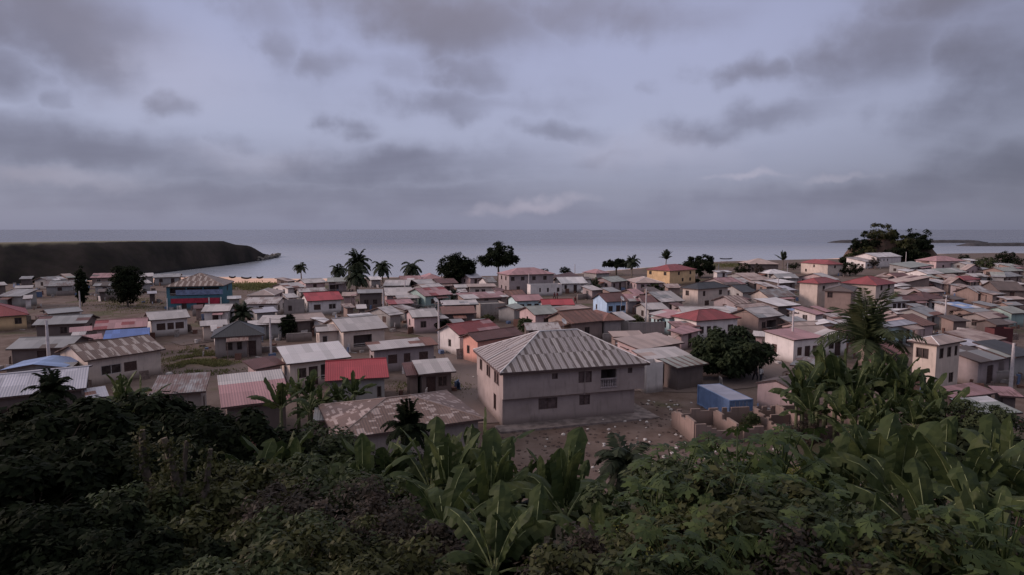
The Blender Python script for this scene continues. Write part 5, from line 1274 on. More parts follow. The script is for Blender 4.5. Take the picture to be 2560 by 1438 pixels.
# household clutter round the houses: blocks, basins, planks, sheets
rn = random.Random(21); m = MB()
for root_, Cc_, L_, D__ in HOUSES:
    if Cc_.y > 330: continue
    yaw_ = root_.rotation_euler.z; cs_, sn_ = math.cos(yaw_), math.sin(yaw_)
    for q in range(rn.randint(4, 11)):
        if rn.random() < .65: lx_, ly_ = rn.uniform(-L_/2-1, L_/2+1), -D__/2-rn.uniform(.0, 2.2)
        else: lx_, ly_ = rn.choice((-1,1))*(L_/2+rn.uniform(0, 1.5)), rn.uniform(-D__/2, D__/2)
        x, y = Cc_.x+lx_*cs_-ly_*sn_, Cc_.y+lx_*sn_+ly_*cs_
        a = rn.uniform(0, 3.14); w_, d_, h_ = rn.choice(((.3,.3,.5),(.9,.1,.8),(.5,.5,.25),(1.6,.2,.12),(.25,.25,.9),(.8,.5,.4),(1.1,.08,1.2))); f_ = rn.uniform(.6,1.2); w_, d_, h_ = w_*f_, d_*f_, h_*f_
        z_ = gz(x, y); ca, sa = math.cos(a), math.sin(a); i0 = len(m.v); mi = rn.randint(0, 4); lean = rn.uniform(-.15,.15)
        for zz in (-.05, h_):
            for ux_, uy_ in ((-w_,-d_),(w_,-d_),(w_,d_),(-w_,d_)): m.v.append((x+(ux_*ca-uy_*sa)/2+lean*zz, y+(ux_*sa+uy_*ca)/2, z_+zz))
        for f in ((4,5,6,7),(0,1,5,4),(1,2,6,5),(2,3,7,6),(3,0,4,7)): m.f.append(tuple(i0+k for k in f)); m.m.append(mi)
tag(m.build('yard_clutter', [M_WOOD, plain('clutter_pale', (.45,.42,.42), .8), plain('clutter_rust', (.15,.08,.065), .9), M_CONC, plain('clutter_blue', (.10,.14,.24), .7)]), 'planks, basins, blocks and scrap sheets lying about the yards', kind='stuff')
# ------------------------------------------------------------------ vegetation
def leafquad(m, p, d, n, L, W):
    """a diamond leaf from p along d, facing n"""
    s = d.cross(n); s.normalize(); a = p+d*(L*.45); dz = n*(-L*.08)
    i = len(m.v); m.v += [tuple(p), tuple(a+s*W/2+dz), tuple(p+d*L+dz*2), tuple(a-s*W/2+dz)]; m.f.append((i,i+1,i+2,i+3)); m.m.append(0)
def rdir(r):
    while True:
        v = Vector((r.uniform(-1,1), r.uniform(-1,1), r.uniform(-1,1)))
        if .05 < v.length < 1: return v.normalized()
def crown(rx, ry, rz_, ncl, nl, size, seed, flat=.7, shell=.55, layered=0, asp=.5, full=False):
    r = random.Random(seed); m = MB(); cl = []
    for i in range(ncl):
        d = rdir(r); k = r.uniform(shell, 1)
        if d.z < -.35 and not full: d.z *= .4
        c_ = Vector((d.x*rx*k, d.y*ry*k, d.z*rz_*k))
        if layered: c_.z = round(c_.z/layered)*layered+r.uniform(-.12,.12)*layered
        cl.append((c_, r.uniform(.16,.34)*min(rx, rz_*1.3)))
    for c_, rc_ in cl:
        out = c_.normalized()
        for j in range(nl//ncl):
            d = rdir(r)
            if d.dot(out) < -.3: d = -d
            p = c_+Vector((d.x, d.y, d.z*flat))*rc_*r.uniform(.55,1.1)
            n_ = (d*.6+Z*.7+rdir(r)*.6).normalized(); t_ = rdir(r); t_ = (t_-n_*t_.dot(n_)); 
            if t_.length < .05: continue
            t_.normalize(); L = size*r.uniform(.6,1.35); leafquad(m, p, (t_+Z*-.25).normalized(), n_, L, L*asp)
    return m, cl
def trunkmesh(h, r0, cl, zc, seed, nb=7):
    r = random.Random(seed); m = MB(); b_ = Vector((r.uniform(-.2,.2), r.uniform(-.2,.2), 0))
    top = Vector((b_.x, b_.y, h)); m.tube([(0,0,-.5), (b_.x*.4,b_.y*.4,h*.5), top], [r0*1.3, r0, r0*.75], 8)
    for c_, rc_ in r.sample(cl, min(nb, len(cl))):
        e = Vector((c_.x, c_.y, zc+c_.z)); mid = top.lerp(e, .5)+Z*.15*(e-top).length*.3; m.tube([top-Z*.3, mid, e], [r0*.6, r0*.35, r0*.12], 6)
    return m
def tree(px, ytop, ybase, halfw, label, seed, mat=None, nl=3500, cat='tree', size=None, layered=0, hfrac=.42, Yd=None, name='tree', group=None, ncl=46):
    g_ = unp(px, ybase, 0) if Yd is None else Vector((at(px, ybase, Yd).x, Yd, 0))
    zt = at(px, ytop, g_.y).z; z0 = gz(g_.x, g_.y); h = zt-z0; rw = halfw*g_.y/F
    e = empty(name, (g_.x, g_.y, z0), seed); tag(e, label, cat, group)
    rzv = h*(1-hfrac)/2*1.0; zc = h-rzv; rw *= 1.13
    m, cl = crown(rw*.86, rw*.86, rzv*.88, int(ncl*1.6), int(nl*1.7), (size or max(.28, rw*.075))*1.45, seed, layered=layered*rzv, shell=.35, full=hfrac < .16)
    c_ = m.build('crown', mat or M_DLEAF, e); c_.location = (0,0,zc)
    trunkmesh(max(.3, zc-rzv*.5), max(.08, rw*.05), cl, zc, seed).build('trunk', M_BARK, e)
    return e
M_TREE = leafmat('broadleaf_foliage', (.020,.030,.016), (.040,.055,.026), (.055,.068,.030), .2, .7, .1)
tree(1145,631,712,44,'round dense dark tree standing by the sea left of the layered tree',21,nl=7000,hfrac=.02,ncl=130)
tree(1247,605,704,50,'tall dark tree with layered drooping boughs by the sea',22,nl=4200,layered=.28,hfrac=.2)
tree(1540,646,688,38,'low broad dark tree behind the white hip roof house by the sea',23,nl=2600,hfrac=.3)
tree(1747,634,694,48,'broad dark spreading tree right of the orange villa',24,nl=3600,hfrac=.1)
tree(1823,818,942,96,'big dark round tree at the road beside the rose red roof house',25,mat=M_TREE,nl=11000,hfrac=.05,size=.36,ncl=130)
tree(720,783,846,18,'small bushy tree left of the long beige roof',26,nl=1500,size=.3,hfrac=.1)
tree(1412,592+74,694,14,'small dark tree on the shore behind the rust red roof end',27,nl=700,hfrac=.2)
tree(1360,671,690,14,'dark tree top peeping over the pink two storey shore house',28,nl=600,hfrac=.2)
tree(1857,654,688,22,'dark bush left of the wide brown hip roofed hall',29,nl=1400,hfrac=.1)
tree(1896,655,700,11,'reddish brown bush in front of the wide brown hip roofed hall',30,mat=M_RLEAF,nl=900,hfrac=.1)
tree(2125,652,690,28,'dark bush right of the bright red hip roofed beige house',31,nl=1500,hfrac=.05)
tree(2184,642,672,14,'reddish dark bush on the terrace of the white house on the rise',32,mat=M_RLEAF,nl=800,hfrac=.1)
tree(1983,655,675,18,'low dark bush by the V shaped palm',33,nl=700,hfrac=.1)
tree(2512,627,668,26,'round dark tree near the right edge of the shore',34,nl=1800,hfrac=.15)
tree(2462,640,676,26,'olive tree left of the round dark tree at the far right',35,mat=M_MLEAF,nl=1500,hfrac=.1)
tree(2545,643,670,18,'dark bush at the far right edge of the shore',36,nl=900,hfrac=.1)
tree(2410,633,660,14,'small dark tree behind the far pink hip roofed house',37,nl=700,hfrac=.2)
tree(2348,645,668,12,'small dark tree left of the far pink hip roofed house',38,nl=600,hfrac=.2)
tree(2476,668,690,30,'brown leaved bush in the far right rows',39,mat=M_RLEAF,nl=1200,hfrac=.05)
tree(1312,792,830,18,'green bush by the stick fence',40,mat=M_MLEAF,nl=1400,size=.3,hfrac=.05)
tree(1110,795,830,20,'dark bush behind the tall pole at the bend of the lane',41,nl=1400,size=.3,hfrac=.05)
tree(1640,703,728,34,'dark green hedge like bush in front of the orange villa',42,mat=M_MLEAF,nl=1600,hfrac=.0)
tree(1220,786,806,16,'olive bush below the grey block enclosure',43,mat=M_OLEAF,nl=800,hfrac=.05)
tree(206,660,765,14,'tall slender dark conifer like tree at the left below the headland',44,nl=3600,hfrac=.0,ncl=80)
tree(320,655,768,38,'big dark tree at the left below the headland',45,nl=8000,hfrac=.0,ncl=110)
tree(8,603,700,28,'black tree mass on the headland slope at the left edge',46,nl=1500,hfrac=.0)
tree(2405,770,812,26,'brown bush right of the tall right hand pole',47,mat=M_RLEAF,nl=1500,hfrac=.05,size=.3)
tree(1592,785,815,16,'grey green bush beside the brown pyramid roof',48,mat=M_OLEAF,nl=900,hfrac=.05,size=.3)
tree(75,690,712,12,'small dark tree behind the grey lean-to at the left edge',49,nl=700,hfrac=.1)
tree(1740,696,706,10,'little bush at the left eave of the dark grey hip roof',50,nl=500,hfrac=.1)

# wooded rock at the right
def rockhill():
    base = unp(2225, 655, 0); Y0 = base.y; k = Y0/F; rowsN = []; n = 40
    e = Vector((base.x, Y0, 0))
    prof = [(-112,0),(-100,18),(-86,45),(-60,66),(-34,78),(-5,70),(20,56),(45,62),(70,68),(88,50),(100,20),(112,0)]
    for j in range(17):
        v = (j-8)/8; row = []
        for i in range(n+1):
            px_ = -112+224*i/n; H_ = interp(prof, px_)*k*.86*math.cos(v*math.pi/2)**.8 if abs(v) < 1 else 0
            p = Vector((px_*k, v*13, H_-.6)); p += Vector((noise.noise(p*.2)*2, noise.noise(p*.2+Vector((5,0,0)))*2, noise.noise(p*.25)*1.4))
            row.append(p+e)
        rowsN.append(row)
    m_, t, b = newmat('red_rock'); P = t.nodes.new('ShaderNodeTexCoord').outputs['Object']; q1 = noisen(t, .12, 5, P); q2 = noisen(t, .9, 4, P)
    c = mixc(t, q1, (.05,.035,.028), (.13,.075,.055)); c = mixc(t, maprange(t, q2, .5, .7, 0, .7), c, (.03,.03,.02)); t.links.new(c, b.inputs['Base Color']); b.inputs['Roughness'].default_value = .95
    bump(t, b, q2, .6, .6)
    loft('rocky_hill', rowsN, m_, label='reddish wooded rock rising behind the white house at the right', kind='structure')
    spots = [(2200,561,36,40,-2),(2168,580,28,50,-6),(2152,604,24,44,-10),(2142,630,22,26,-12),(2294,570,30,44,-3),(2308,592,22,34,-8),(2262,590,26,36,-10),(2244,612,24,30,-14),(2285,612,30,40,-14),(2175,614,18,26,-14),(2234,573,10,28,0),(2120,638,22,16,-12),(2332,638,30,14,-12),(2305,634,26,22,-16)]
    for q, (px_, yt, hw_, bh, dy) in enumerate(spots):
        Yd = Y0+dy; zt = at(px_, yt, Yd).z; gx_ = at(px_, yt, Yd).x; rw = hw_*k*1.15; hh = max(4.5, min(zt+1, (bh+10)*k))
        en = empty('hill_tree', (gx_, Yd, zt-hh), q); tag(en, HILLT[q], 'tree', 'trees on the wooded rock')
        m, cl = crown(rw*.9, rw*.9, hh*.5, 40, 2600, 1.0, 300+q, shell=.3); cc_ = m.build('crown', M_DLEAF if q % 3 else M_OLEAF, en); cc_.location = (0,0,hh*.54)
        trunkmesh(hh*.4, .25, cl, hh*.54, q, 5).build('trunk', M_BARK, en)
HILLT = ['highest tree on top of the wooded rock','tree on the left shoulder of the wooded rock, just below the highest','middle tree down the left slope of the wooded rock','low tree at the left foot of the wooded rock',
 'highest tree of the right hand top of the wooded rock','outermost tree on the right slope of the wooded rock','tree in the saddle left of the right hand top of the wooded rock','low tree in front of the saddle of the wooded rock, right above the white house',
 'low tree under the right hand top of the wooded rock','tree on the red rock face left of the middle','thin small tree on the skyline between the two tops of the wooded rock','flat bush at the far left foot of the wooded rock','flat bush at the far right foot of the wooded rock','dark bush below the outermost right tree of the wooded rock']
rockhill()

def palm(px, yc, ybase, fl, label, seed, n=18, up=.5, name='palm_tree', Yd=None, droop=1.0, lw=.075, r=.16, group=None, mat=None):
    """px, yc: pixel of the crown's heart; fl: frond length in pixels"""
    g_ = unp(px, ybase, 0) if Yd is None else Vector((at(px, yc, Yd).x, Yd, 0))
    z0 = gz(g_.x, g_.y); hz = max(.3, at(px, yc, g_.y).z-z0); FL = fl*1.22*g_.y/F; n = int(n*1.25); rnd = random.Random(seed)
    e = empty(name, (g_.x, g_.y, z0), seed*1.3); tag(e, label, 'palm', group)
    lean = Vector((rnd.uniform(-.05,.05), rnd.uniform(-.05,.05), 0))*hz
    m = MB(); m.tube([(-lean.x,-lean.y,-.4), tuple(-lean*.6+Z*hz*.5), (0,0,hz)], [r*1.5, r*1.05, r*.9], 8); m.build('trunk', M_PBARK, e)
    m = MB()
    for i in range(n):
        a = math.tau*(i*.382); elv = (up+ (i/n-.5)*-1.5*1.0)+rnd.uniform(-.15,.15); L = FL*rnd.uniform(.8,1.1)
        d = Vector((math.cos(a)*math.cos(elv), math.sin(a)*math.cos(elv), math.sin(elv))); p = Vector((0,0,hz)); pts = [p.copy()]; ns = 11
        for s_ in range(ns):
            d = (d+Vector((0,0,-.13*droop*(1+s_*.12)))).normalized(); p = p+d*(L/ns); pts.append(p.copy())
        m.tube(pts[::2]+[pts[-1]], [.05*FL/4*(1-j*.14) for j in range(len(pts[::2])+1)], 4, cap=False)
        for s_ in range(1, ns+1):
            t_ = (pts[s_]-pts[s_-1]).normalized(); sd_ = t_.cross(Z); 
            if sd_.length < .05: sd_ = Vector((math.sin(a), -math.cos(a), 0))
            sd_.normalize(); nr = sd_.cross(t_); ll = FL*.30*math.sin(math.pi*(.12+.80*s_/ns))**.7
            for q in range(3):
                pp = pts[s_-1].lerp(pts[s_], q/3)
                for sg in (-1,1):
                    dd = (sd_*sg*.8+t_*.55-Z*rnd.uniform(.1,.45)*droop+rdir(rnd)*.08).normalized(); leafquad(m, pp, dd, nr, ll*rnd.uniform(.8,1.1), FL*lw)
    m.build('crown', mat or M_PALM, e)
    return e
SP = 'coconut palms along the shore'
palm(752,668,696,19,'lone short palm standing on the beach edge',1,n=16,group=SP)
palm(848,676,712,24,'leftmost palm of the seaside cluster',2,n=16,group=SP)
palm(896,660,728,36,'tallest palm of the seaside cluster',3,n=22,up=.7,group=SP)
palm(893,690,738,36,'low bushy palm right under the tallest of the seaside cluster',31,n=20,up=.6,group=SP)
palm(955,668,706,28,'palm just right of the tallest seaside palm',4,n=15,group=SP)
palm(1030,667,702,31,'wide drooping palm between the cluster and the round tree',5,n=13,up=.35,group=SP)
palm(1103,676,704,16,'small palm half hidden by the round dark tree',6,n=10,up=.3,group=SP)
palm(1580,655,698,22,'palm touching the low broad dark tree',7,n=16,up=.6,group=SP)
palm(1665,648,690,20,'upright palm behind the red roofed villa',8,n=9,up=1.25,droop=.5,group=SP)
palm(1956,650,690,20,'small V shaped palm with two upright fronds',9,n=5,up=1.75,droop=.25,group=SP)
palm(607,788,806,36,'short palm tuft behind the black hip roof',10,n=15,up=.9,name='palm_tuft')
palm(1487,722,738,25,'palm tuft beside the white car',11,n=16,up=.8,name='palm_tuft')
palm(1135,745,760,20,'small palm tuft in front of the green walled house',12,n=10,up=1.0,name='palm_tuft')
palm(2168,862,0,128,'big coconut palm with upright plume of fronds at the right',13,n=15,up=1.05,droop=.8,Yd=54,r=.2,lw=.036,mat=M_PALM2)
palm(130,985,0,60,'dark palm top in front of the whitish roof at the lower left',14,n=18,up=.9,Yd=30,name='palm_tuft',mat=M_DLEAF)
palm(1022,1075,0,66,'dark feathery palm top before the rusty tiled roof',15,n=20,up=.95,Yd=27,name='palm_tuft',mat=M_DLEAF)
palm(1560,1160,0,95,'feathery fronds at the right end of the banana row',16,n=12,up=.6,Yd=20,name='palm_tuft',mat=M_PALM)

# ---- banana plants
def banana_proto(seed, n=9, up=1.0, mat=None):
    r = random.Random(seed); e = empty('banana_plant', (0,0,0)); H_ = 2.5
    m = MB(); m.tube([(0,0,-.6),(.03,.02,H_*.5),(0,0,H_),(0,0,H_+.35)], [.16,.13,.09,.05], 8); m.build('stem', plain('banana_stem', (.10,.11,.06), .7), e)
    m = MB(); mr2 = MB()
    for i in range(n):
        a = math.tau*i*.382+r.uniform(-.3,.3); el_ = up*(1.36-.95*(i/n))+r.uniform(-.12,.12); L = r.uniform(1.5,2.2); W = r.uniform(.22,.31)
        d = Vector((math.cos(a)*math.cos(el_), math.sin(a)*math.cos(el_), math.sin(el_))); p = Vector((0,0,H_+.1)); ns = 14; pts = [p.copy()]; dr = r.uniform(.02,.10)
        for s_ in range(ns+3):
            d = (d+Z*-dr*(.4+s_*.12)).normalized(); p = p+d*(L/ns); pts.append(p.copy())
        mr2.tube(pts[:4]+pts[4::3], [.032,.03,.028,.025]+[.02,.016,.012,.008,.005][:len(pts[4::3])], 5, cap=False)
        side0 = Vector((math.sin(a), -math.cos(a), 0)); prev = None; fold = r.uniform(.1,.5); tw = r.uniform(-.5,.5)
        for s_ in range(3, len(pts)):
            u = (s_-3)/(len(pts)-4); wd = W*min(1, (u*6+.2))*min(1, (1-u)*7+.15)*(1+.06*math.sin(u*19+i)); t_ = (pts[s_]-pts[s_-1]).normalized(); sd_ = (side0-t_*side0.dot(t_)).normalized()
            nr = sd_.cross(t_); sd_ = (sd_*math.cos(tw)+nr*math.sin(tw)).normalized(); nr = sd_.cross(t_)
            if nr.z < 0: nr = -nr
            row = [pts[s_]+sd_*wd*q-nr*abs(q)*wd*fold*(.6+.8*abs(q))+nr*(r.uniform(-.02,.02)) for q in (-1,-.5,0,.5,1)]
            if prev:
                for k in range(4):
                    tear = k in (0,3) and r.random() < .16
                    if tear: continue
                    if k in (0,1) : m.quad(prev[k],prev[k+1],row[k+1],row[k])
                    else: m.quad(prev[k],prev[k+1],row[k+1],row[k])
            prev = row
    m.build('leaves', mat or M_BAN, e, smooth=False)
    mr2.build('midribs', M_RIB, e)
    return e
def merge_note(): pass
BAN = [banana_proto(s, n, u) for s, n, u in ((1,11,1.08),(2,10,1.16),(3,12,1.0),(4,9,1.2))]
for q in BAN: q.location = (0,0,-50)
used = {}
def plant(protos, h0, items, cat, group):
    for it in items:
        px, yt, Yd, k, label = it[:5]; rz_ = it[5] if len(it) > 5 else random.Random(px*3+yt).uniform(0, 6.28)
        p = at(px, yt, Yd); z0 = gz(p.x, Yd); sc = (p.z-z0)/h0[k]
        mx = 1.9; 
        if sc > mx: pass
        if sc > mx: z0 = p.z-h0[k]*mx; sc = mx
        pr = protos[k]
        if pr.name in used: e = copy_tree(pr, (p.x, Yd, z0), rz_, sc, label)
        else:
            used[pr.name] = 1; e = pr; _proto_kids[pr.name] = [x for x in bpy.data.objects if x.parent == pr]
            e.location = (p.x, Yd, z0); e.rotation_euler = (0,0,rz_); e.scale = (sc,sc,sc)
        tag(e, label, cat, group)
def top_of(e): return max(v.co.z for c_ in bpy.data.objects if c_.parent == e for v in c_.data.vertices)
hb = [top_of(q) for q in BAN]
bl_ = [ # px, ytop, distance, variant, label
 (905,1085,17.5,0,'banana plant at the left end of the middle banana row'),
 (960,1080,19,1,'banana plant with a broad leaf before the rusty tiled roof, second in the middle row'),
 (1075,1066,18,2,'banana plant with a very broad dark leaf in the middle row'),
 (1120,1062,16,3,'banana plant with a pale upright leaf left of the big house corner'),
 (1160,1085,20,1,'banana plant behind the one with the pale upright leaf'),
 (1205,1018,21,0,'tallest banana plant of the middle row, before the left corner of the big house'),
 (1225,1100,15,3,'banana plant with a curled pale leaf right under the tallest one'),
 (1260,1120,17,2,'banana plant below the left part of the big house'),
 (1300,1130,20,1,'banana plant below the middle of the big house'),
 (1345,1140,17,0,'banana plant with overlapping leaves below the big house'),
 (1385,1125,19,3,'banana plant below the right windows of the big house'),
 (1415,1095,15,3,'banana plant with two pale upright leaves, right part of the middle row'),
 (1440,1170,18,2,'banana plant behind the pale upright leaves at the right'),
 (1480,1190,16,1,'banana plant at the right end of the middle row by the feathery fronds'),
 (1110,1175,13,2,'low banana plant with drooping leaf left of the dark hollow'),
 (1330,1250,11,1,'nearest banana plant, drooping over the dark hollow in the middle'),
 (1500,1250,12,0,'drooping banana plant right of the dark hollow'),
 (1235,1240,10.5,2,'near banana plant with one pale hanging leaf at the bottom middle'),
 (610,1040,24,0,'banana plant leaning left of the two-tone roof'),
 (660,1050,25,3,'banana plant just below the pink part of the two-tone roof'),
 (700,1070,22,1,'banana plant with a long slanting leaf left of the low dark shack'),
 (640,1110,19,2,'lower banana plant in front of the slanting one at the left'),
 (745,1090,20,0,'banana plant in front of the low dark shack'),
 (300,925,45,3,'dark banana plant before the beige rusty striped house'),
 (345,935,44,0,'second dark banana plant, right of the one before the striped house'),
 (700,945,45.5,1,'banana plant at the right end of the two-tone roof'),
 (742,920,50,0,'upright banana plant between the two-tone roof and the brightest red roof'),
 (775,930,50,3,'banana plant before the left end of the brightest red roof'),
 (800,965,49,2,'bushy banana plant in front of the brightest red roof'),
 (845,950,50,1,'banana plant before the middle of the brightest red roof'),
 (885,925,51,0,'banana plant before the right end of the brightest red roof'),
 (770,985,47,2,'low banana plant above the low dark shack'),
 (870,985,48,3,'low banana plant left of the rusty tiled roof ridge')]
plant(BAN, hb, bl_, 'banana plant', 'banana plants on the slope')
bl2 = [(2010,905,47,1,'banana plant at the left of the clump below the coconut palm'),(2050,885,49,0,'tall banana plant left of the coconut palm trunk'),(2095,880,48,3,'banana plant with a pale leaf left of the coconut palm trunk'),
 (2140,905,46,2,'banana plant directly under the coconut palm'),(2185,890,48,1,'banana plant right of the coconut palm trunk with a long pale leaf'),(2230,900,47,0,'banana plant left of the two storey cream house'),
 (2270,915,46,3,'banana plant before the left wall of the two storey cream house'),(2320,930,45,2,'banana plant below the two storey cream house'),(2360,960,43,1,'banana plant right below the corner of the two storey cream house'),
 (2030,960,44,2,'low banana plant right of the pink block shack'),(2110,960,43,0,'low banana plant in the middle of the clump'),(2200,980,42,3,'low banana plant in front of the clump'),(2290,990,41,2,'low banana plant at the right front of the clump'),
 (2070,868,50,1,'upright banana plant at the back of the clump, left of the palm trunk'),(2120,870,50.5,0,'banana plant at the back of the clump, touching the palm trunk'),(2210,872,50,3,'banana plant at the back of the clump, right of the palm trunk'),(2250,885,49,2,'banana plant at the back of the clump near the cream house'),(1995,930,47,3,'banana plant beside the small grey tin roof'),(2145,950,44,1,'banana plant in front of the palm trunk'),(2245,950,44,0,'banana plant between the palm trunk and the cream house'),(2340,1000,41,1,'banana plant at the far right front of the clump'),
 (2160,1010,40,1,'lowest banana plant of the clump above the near right leaves')]
plant(BAN, hb, bl2, 'banana plant', 'banana clump under the coconut palm')
bl3 = [(2080,1085,16,3,'near banana plant at the left of the right hand foreground'),(2140,1075,18,0,'banana plant with an upright leaf in the right foreground'),(2200,1050,17,1,'banana plant with folded leaves in the right foreground'),
 (2260,1060,15,3,'banana plant with a long slanting midrib in the right foreground'),(2310,1045,19,2,'banana plant behind the slanting midrib at the right'),(2370,1050,17,0,'banana plant in the right foreground below the rusty flat roof'),
 (2420,1070,14,1,'banana plant with the big upright pale midrib leaf near the right edge'),(2480,1055,17,3,'banana plant below the broad greenish roof at the right'),(2535,1040,15,0,'banana plant at the right edge of the picture'),
 (2330,1180,11,2,'near drooping banana plant in the right foreground'),(2480,1200,10,1,'nearest banana plant in the lower right corner'),(2180,1230,10.5,0,'near banana plant drooping at the bottom right of the papayas')]
plant(BAN, hb, bl3, 'banana plant', 'banana plants in the right foreground')

# ---- papaya trees: bare stem, big lobed leaves on long stalks
def papaya_proto(seed, n=36):
    r = random.Random(seed); e = empty('papaya_tree', (0,0,0)); H_ = 2.3
    m = MB(); m.tube([(0,0,-.6),(.05,0,H_*.5),(0,0,H_)], [.1,.08,.06], 7); m.build('trunk', M_PBARK, e)
    m = MB()
    for i in range(n):
        a = math.tau*i*.382+r.uniform(-.2,.2); el_ = 1.25-1.5*(i/n)+r.uniform(-.1,.1); L = r.uniform(.7,1.15)
        d = Vector((math.cos(a)*math.cos(el_), math.sin(a)*math.cos(el_), math.sin(el_))); p0 = Vector((0,0,H_-.5*(i/n))); p1 = p0+d*L+Z*-.05
        m.tube([p0, p0.lerp(p1,.5)+Z*.06, p1], [.018,.014,.01], 4, cap=False)
        ax_ = Vector((d.x, d.y, -.45)).normalized(); nr = (Z*.9+Vector((d.x,d.y,0))*.45+rdir(r)*.5).normalized(); ax_ = (ax_-nr*ax_.dot(nr)).normalized(); sd_ = ax_.cross(nr)
        R0 = r.uniform(.18,.42); nlb = 7
        for q in range(nlb):
            an = (q-(nlb-1)/2)*(4.6/nlb); dd = ax_*math.cos(an)+sd_*math.sin(an); ln = R0*(1-.28*abs(an)/2.3)*r.uniform(.9,1.05); pd = dd.cross(nr)
            dp = nr*-.16*ln
            pts = [p1, p1+dd*ln*.42+pd*ln*.11, p1+dd*ln*.55+pd*ln*.27+dp*.4, p1+dd*ln*.66+pd*ln*.12+dp*.5, p1+dd*ln*.80+pd*ln*.15+dp*.8, p1+dd*ln+dp*1.3, p1+dd*ln*.80-pd*ln*.15+dp*.8, p1+dd*ln*.66-pd*ln*.12+dp*.5, p1+dd*ln*.55-pd*ln*.27+dp*.4, p1+dd*ln*.42-pd*ln*.11]
            m.quad(*pts)
    m.build('leaves', M_PAP, e)
    m = MB()
    for i in range(5):
        a = r.uniform(0,6.28); p0 = Vector((0,0,H_-.2)); p1 = p0+Vector((math.cos(a)*.6, math.sin(a)*.6, r.uniform(0,.5)))
        m.tube([p0,p1],[.012,.008],4,cap=False)
        for q in range(60):
            pp = p0.lerp(p1, r.uniform(.5,1.1))+rdir(r)*.12; leafquad(m, pp, rdir(r), rdir(r), .05, .03)
    m.build('flower_sprays', M_YEL, e)
    return e
PAPS = [papaya_proto(s) for s in (11,12,13)]
hp = [top_of(q) for q in PAPS]
pl = [(1655,1125,16,0,'papaya tree at the left of the right hand thicket beside the bare lot'),(1700,1125,13,1,'papaya tree with yellow flower sprays, second in the right thicket'),(1770,1090,15,2,'papaya tree before the roofless ruin'),
 (1845,1075,14,0,'papaya tree with the star shaped leaf crown below the ruin'),(1905,1080,17,1,'papaya tree behind the star shaped crown'),(1960,1070,15,2,'papaya tree below the right end of the ruin'),(2020,1075,18,0,'papaya tree next to the near bananas at the right'),
 (1640,1190,11.5,2,'papaya tree low at the left edge of the right thicket'),(1730,1200,11,0,'papaya tree with many pale sprays in the lower right thicket'),(1820,1180,11,1,'papaya tree in the middle of the lower right thicket'),(1920,1190,12,2,'papaya tree right of the middle of the thicket'),
 (2010,1180,11.5,1,'papaya tree left of the drooping near bananas'),(1680,1310,8.5,1,'nearest papaya tree at the bottom, left of the thicket'),(1790,1320,8.5,2,'nearest papaya tree at the bottom, middle of the thicket'),(1900,1310,9,0,'nearest papaya tree at the bottom, right of the middle'),
 (2030,1290,9,2,'near papaya tree at the bottom beside the drooping bananas'),(2140,1330,8.5,1,'papaya tree at the very bottom right of the thicket'),(2270,1310,8.5,0,'papaya tree at the very bottom under the right bananas'),(2400,1290,9,1,'papaya tree low under the pale midrib leaf'),(2520,1280,9,2,'papaya tree in the lower right corner')]
plant(PAPS, hp, pl, 'papaya tree', 'papaya trees in the right foreground')

# ---- shrubs and dark trees on the near slope
def shrub_proto(seed, mat, size, name, nl=9000, hx=1.5, hz_=1.3, th=1.2, ncl=70, asp=.55):
    e = empty(name, (0,0,0)); m, cl = crown(hx, hx, hz_, ncl, nl, size, seed, flat=.8, shell=.45, asp=asp); c_ = m.build('crown', mat, e); c_.location = (0,0,th+hz_*.6)
    # bare twigs that stick out of the crown
    t_ = trunkmesh(th, .09, cl, th+hz_*.6, seed, 14); t_.build('trunk', M_BARK, e)
    return e
SH = [shrub_proto(51, M_OLEAF, .13, 'shrub'), shrub_proto(52, M_MLEAF, .15, 'shrub'), shrub_proto(53, M_RLEAF, .11, 'shrub'), shrub_proto(54, M_OLEAF, .17, 'shrub', 6000)]
def top2(e):
    z = 0
    for c_ in bpy.data.objects:
        if c_.parent == e: z = max(z, max(v.co.z for v in c_.data.vertices)+c_.location.z)
    return z
hs = [top2(q) for q in SH]
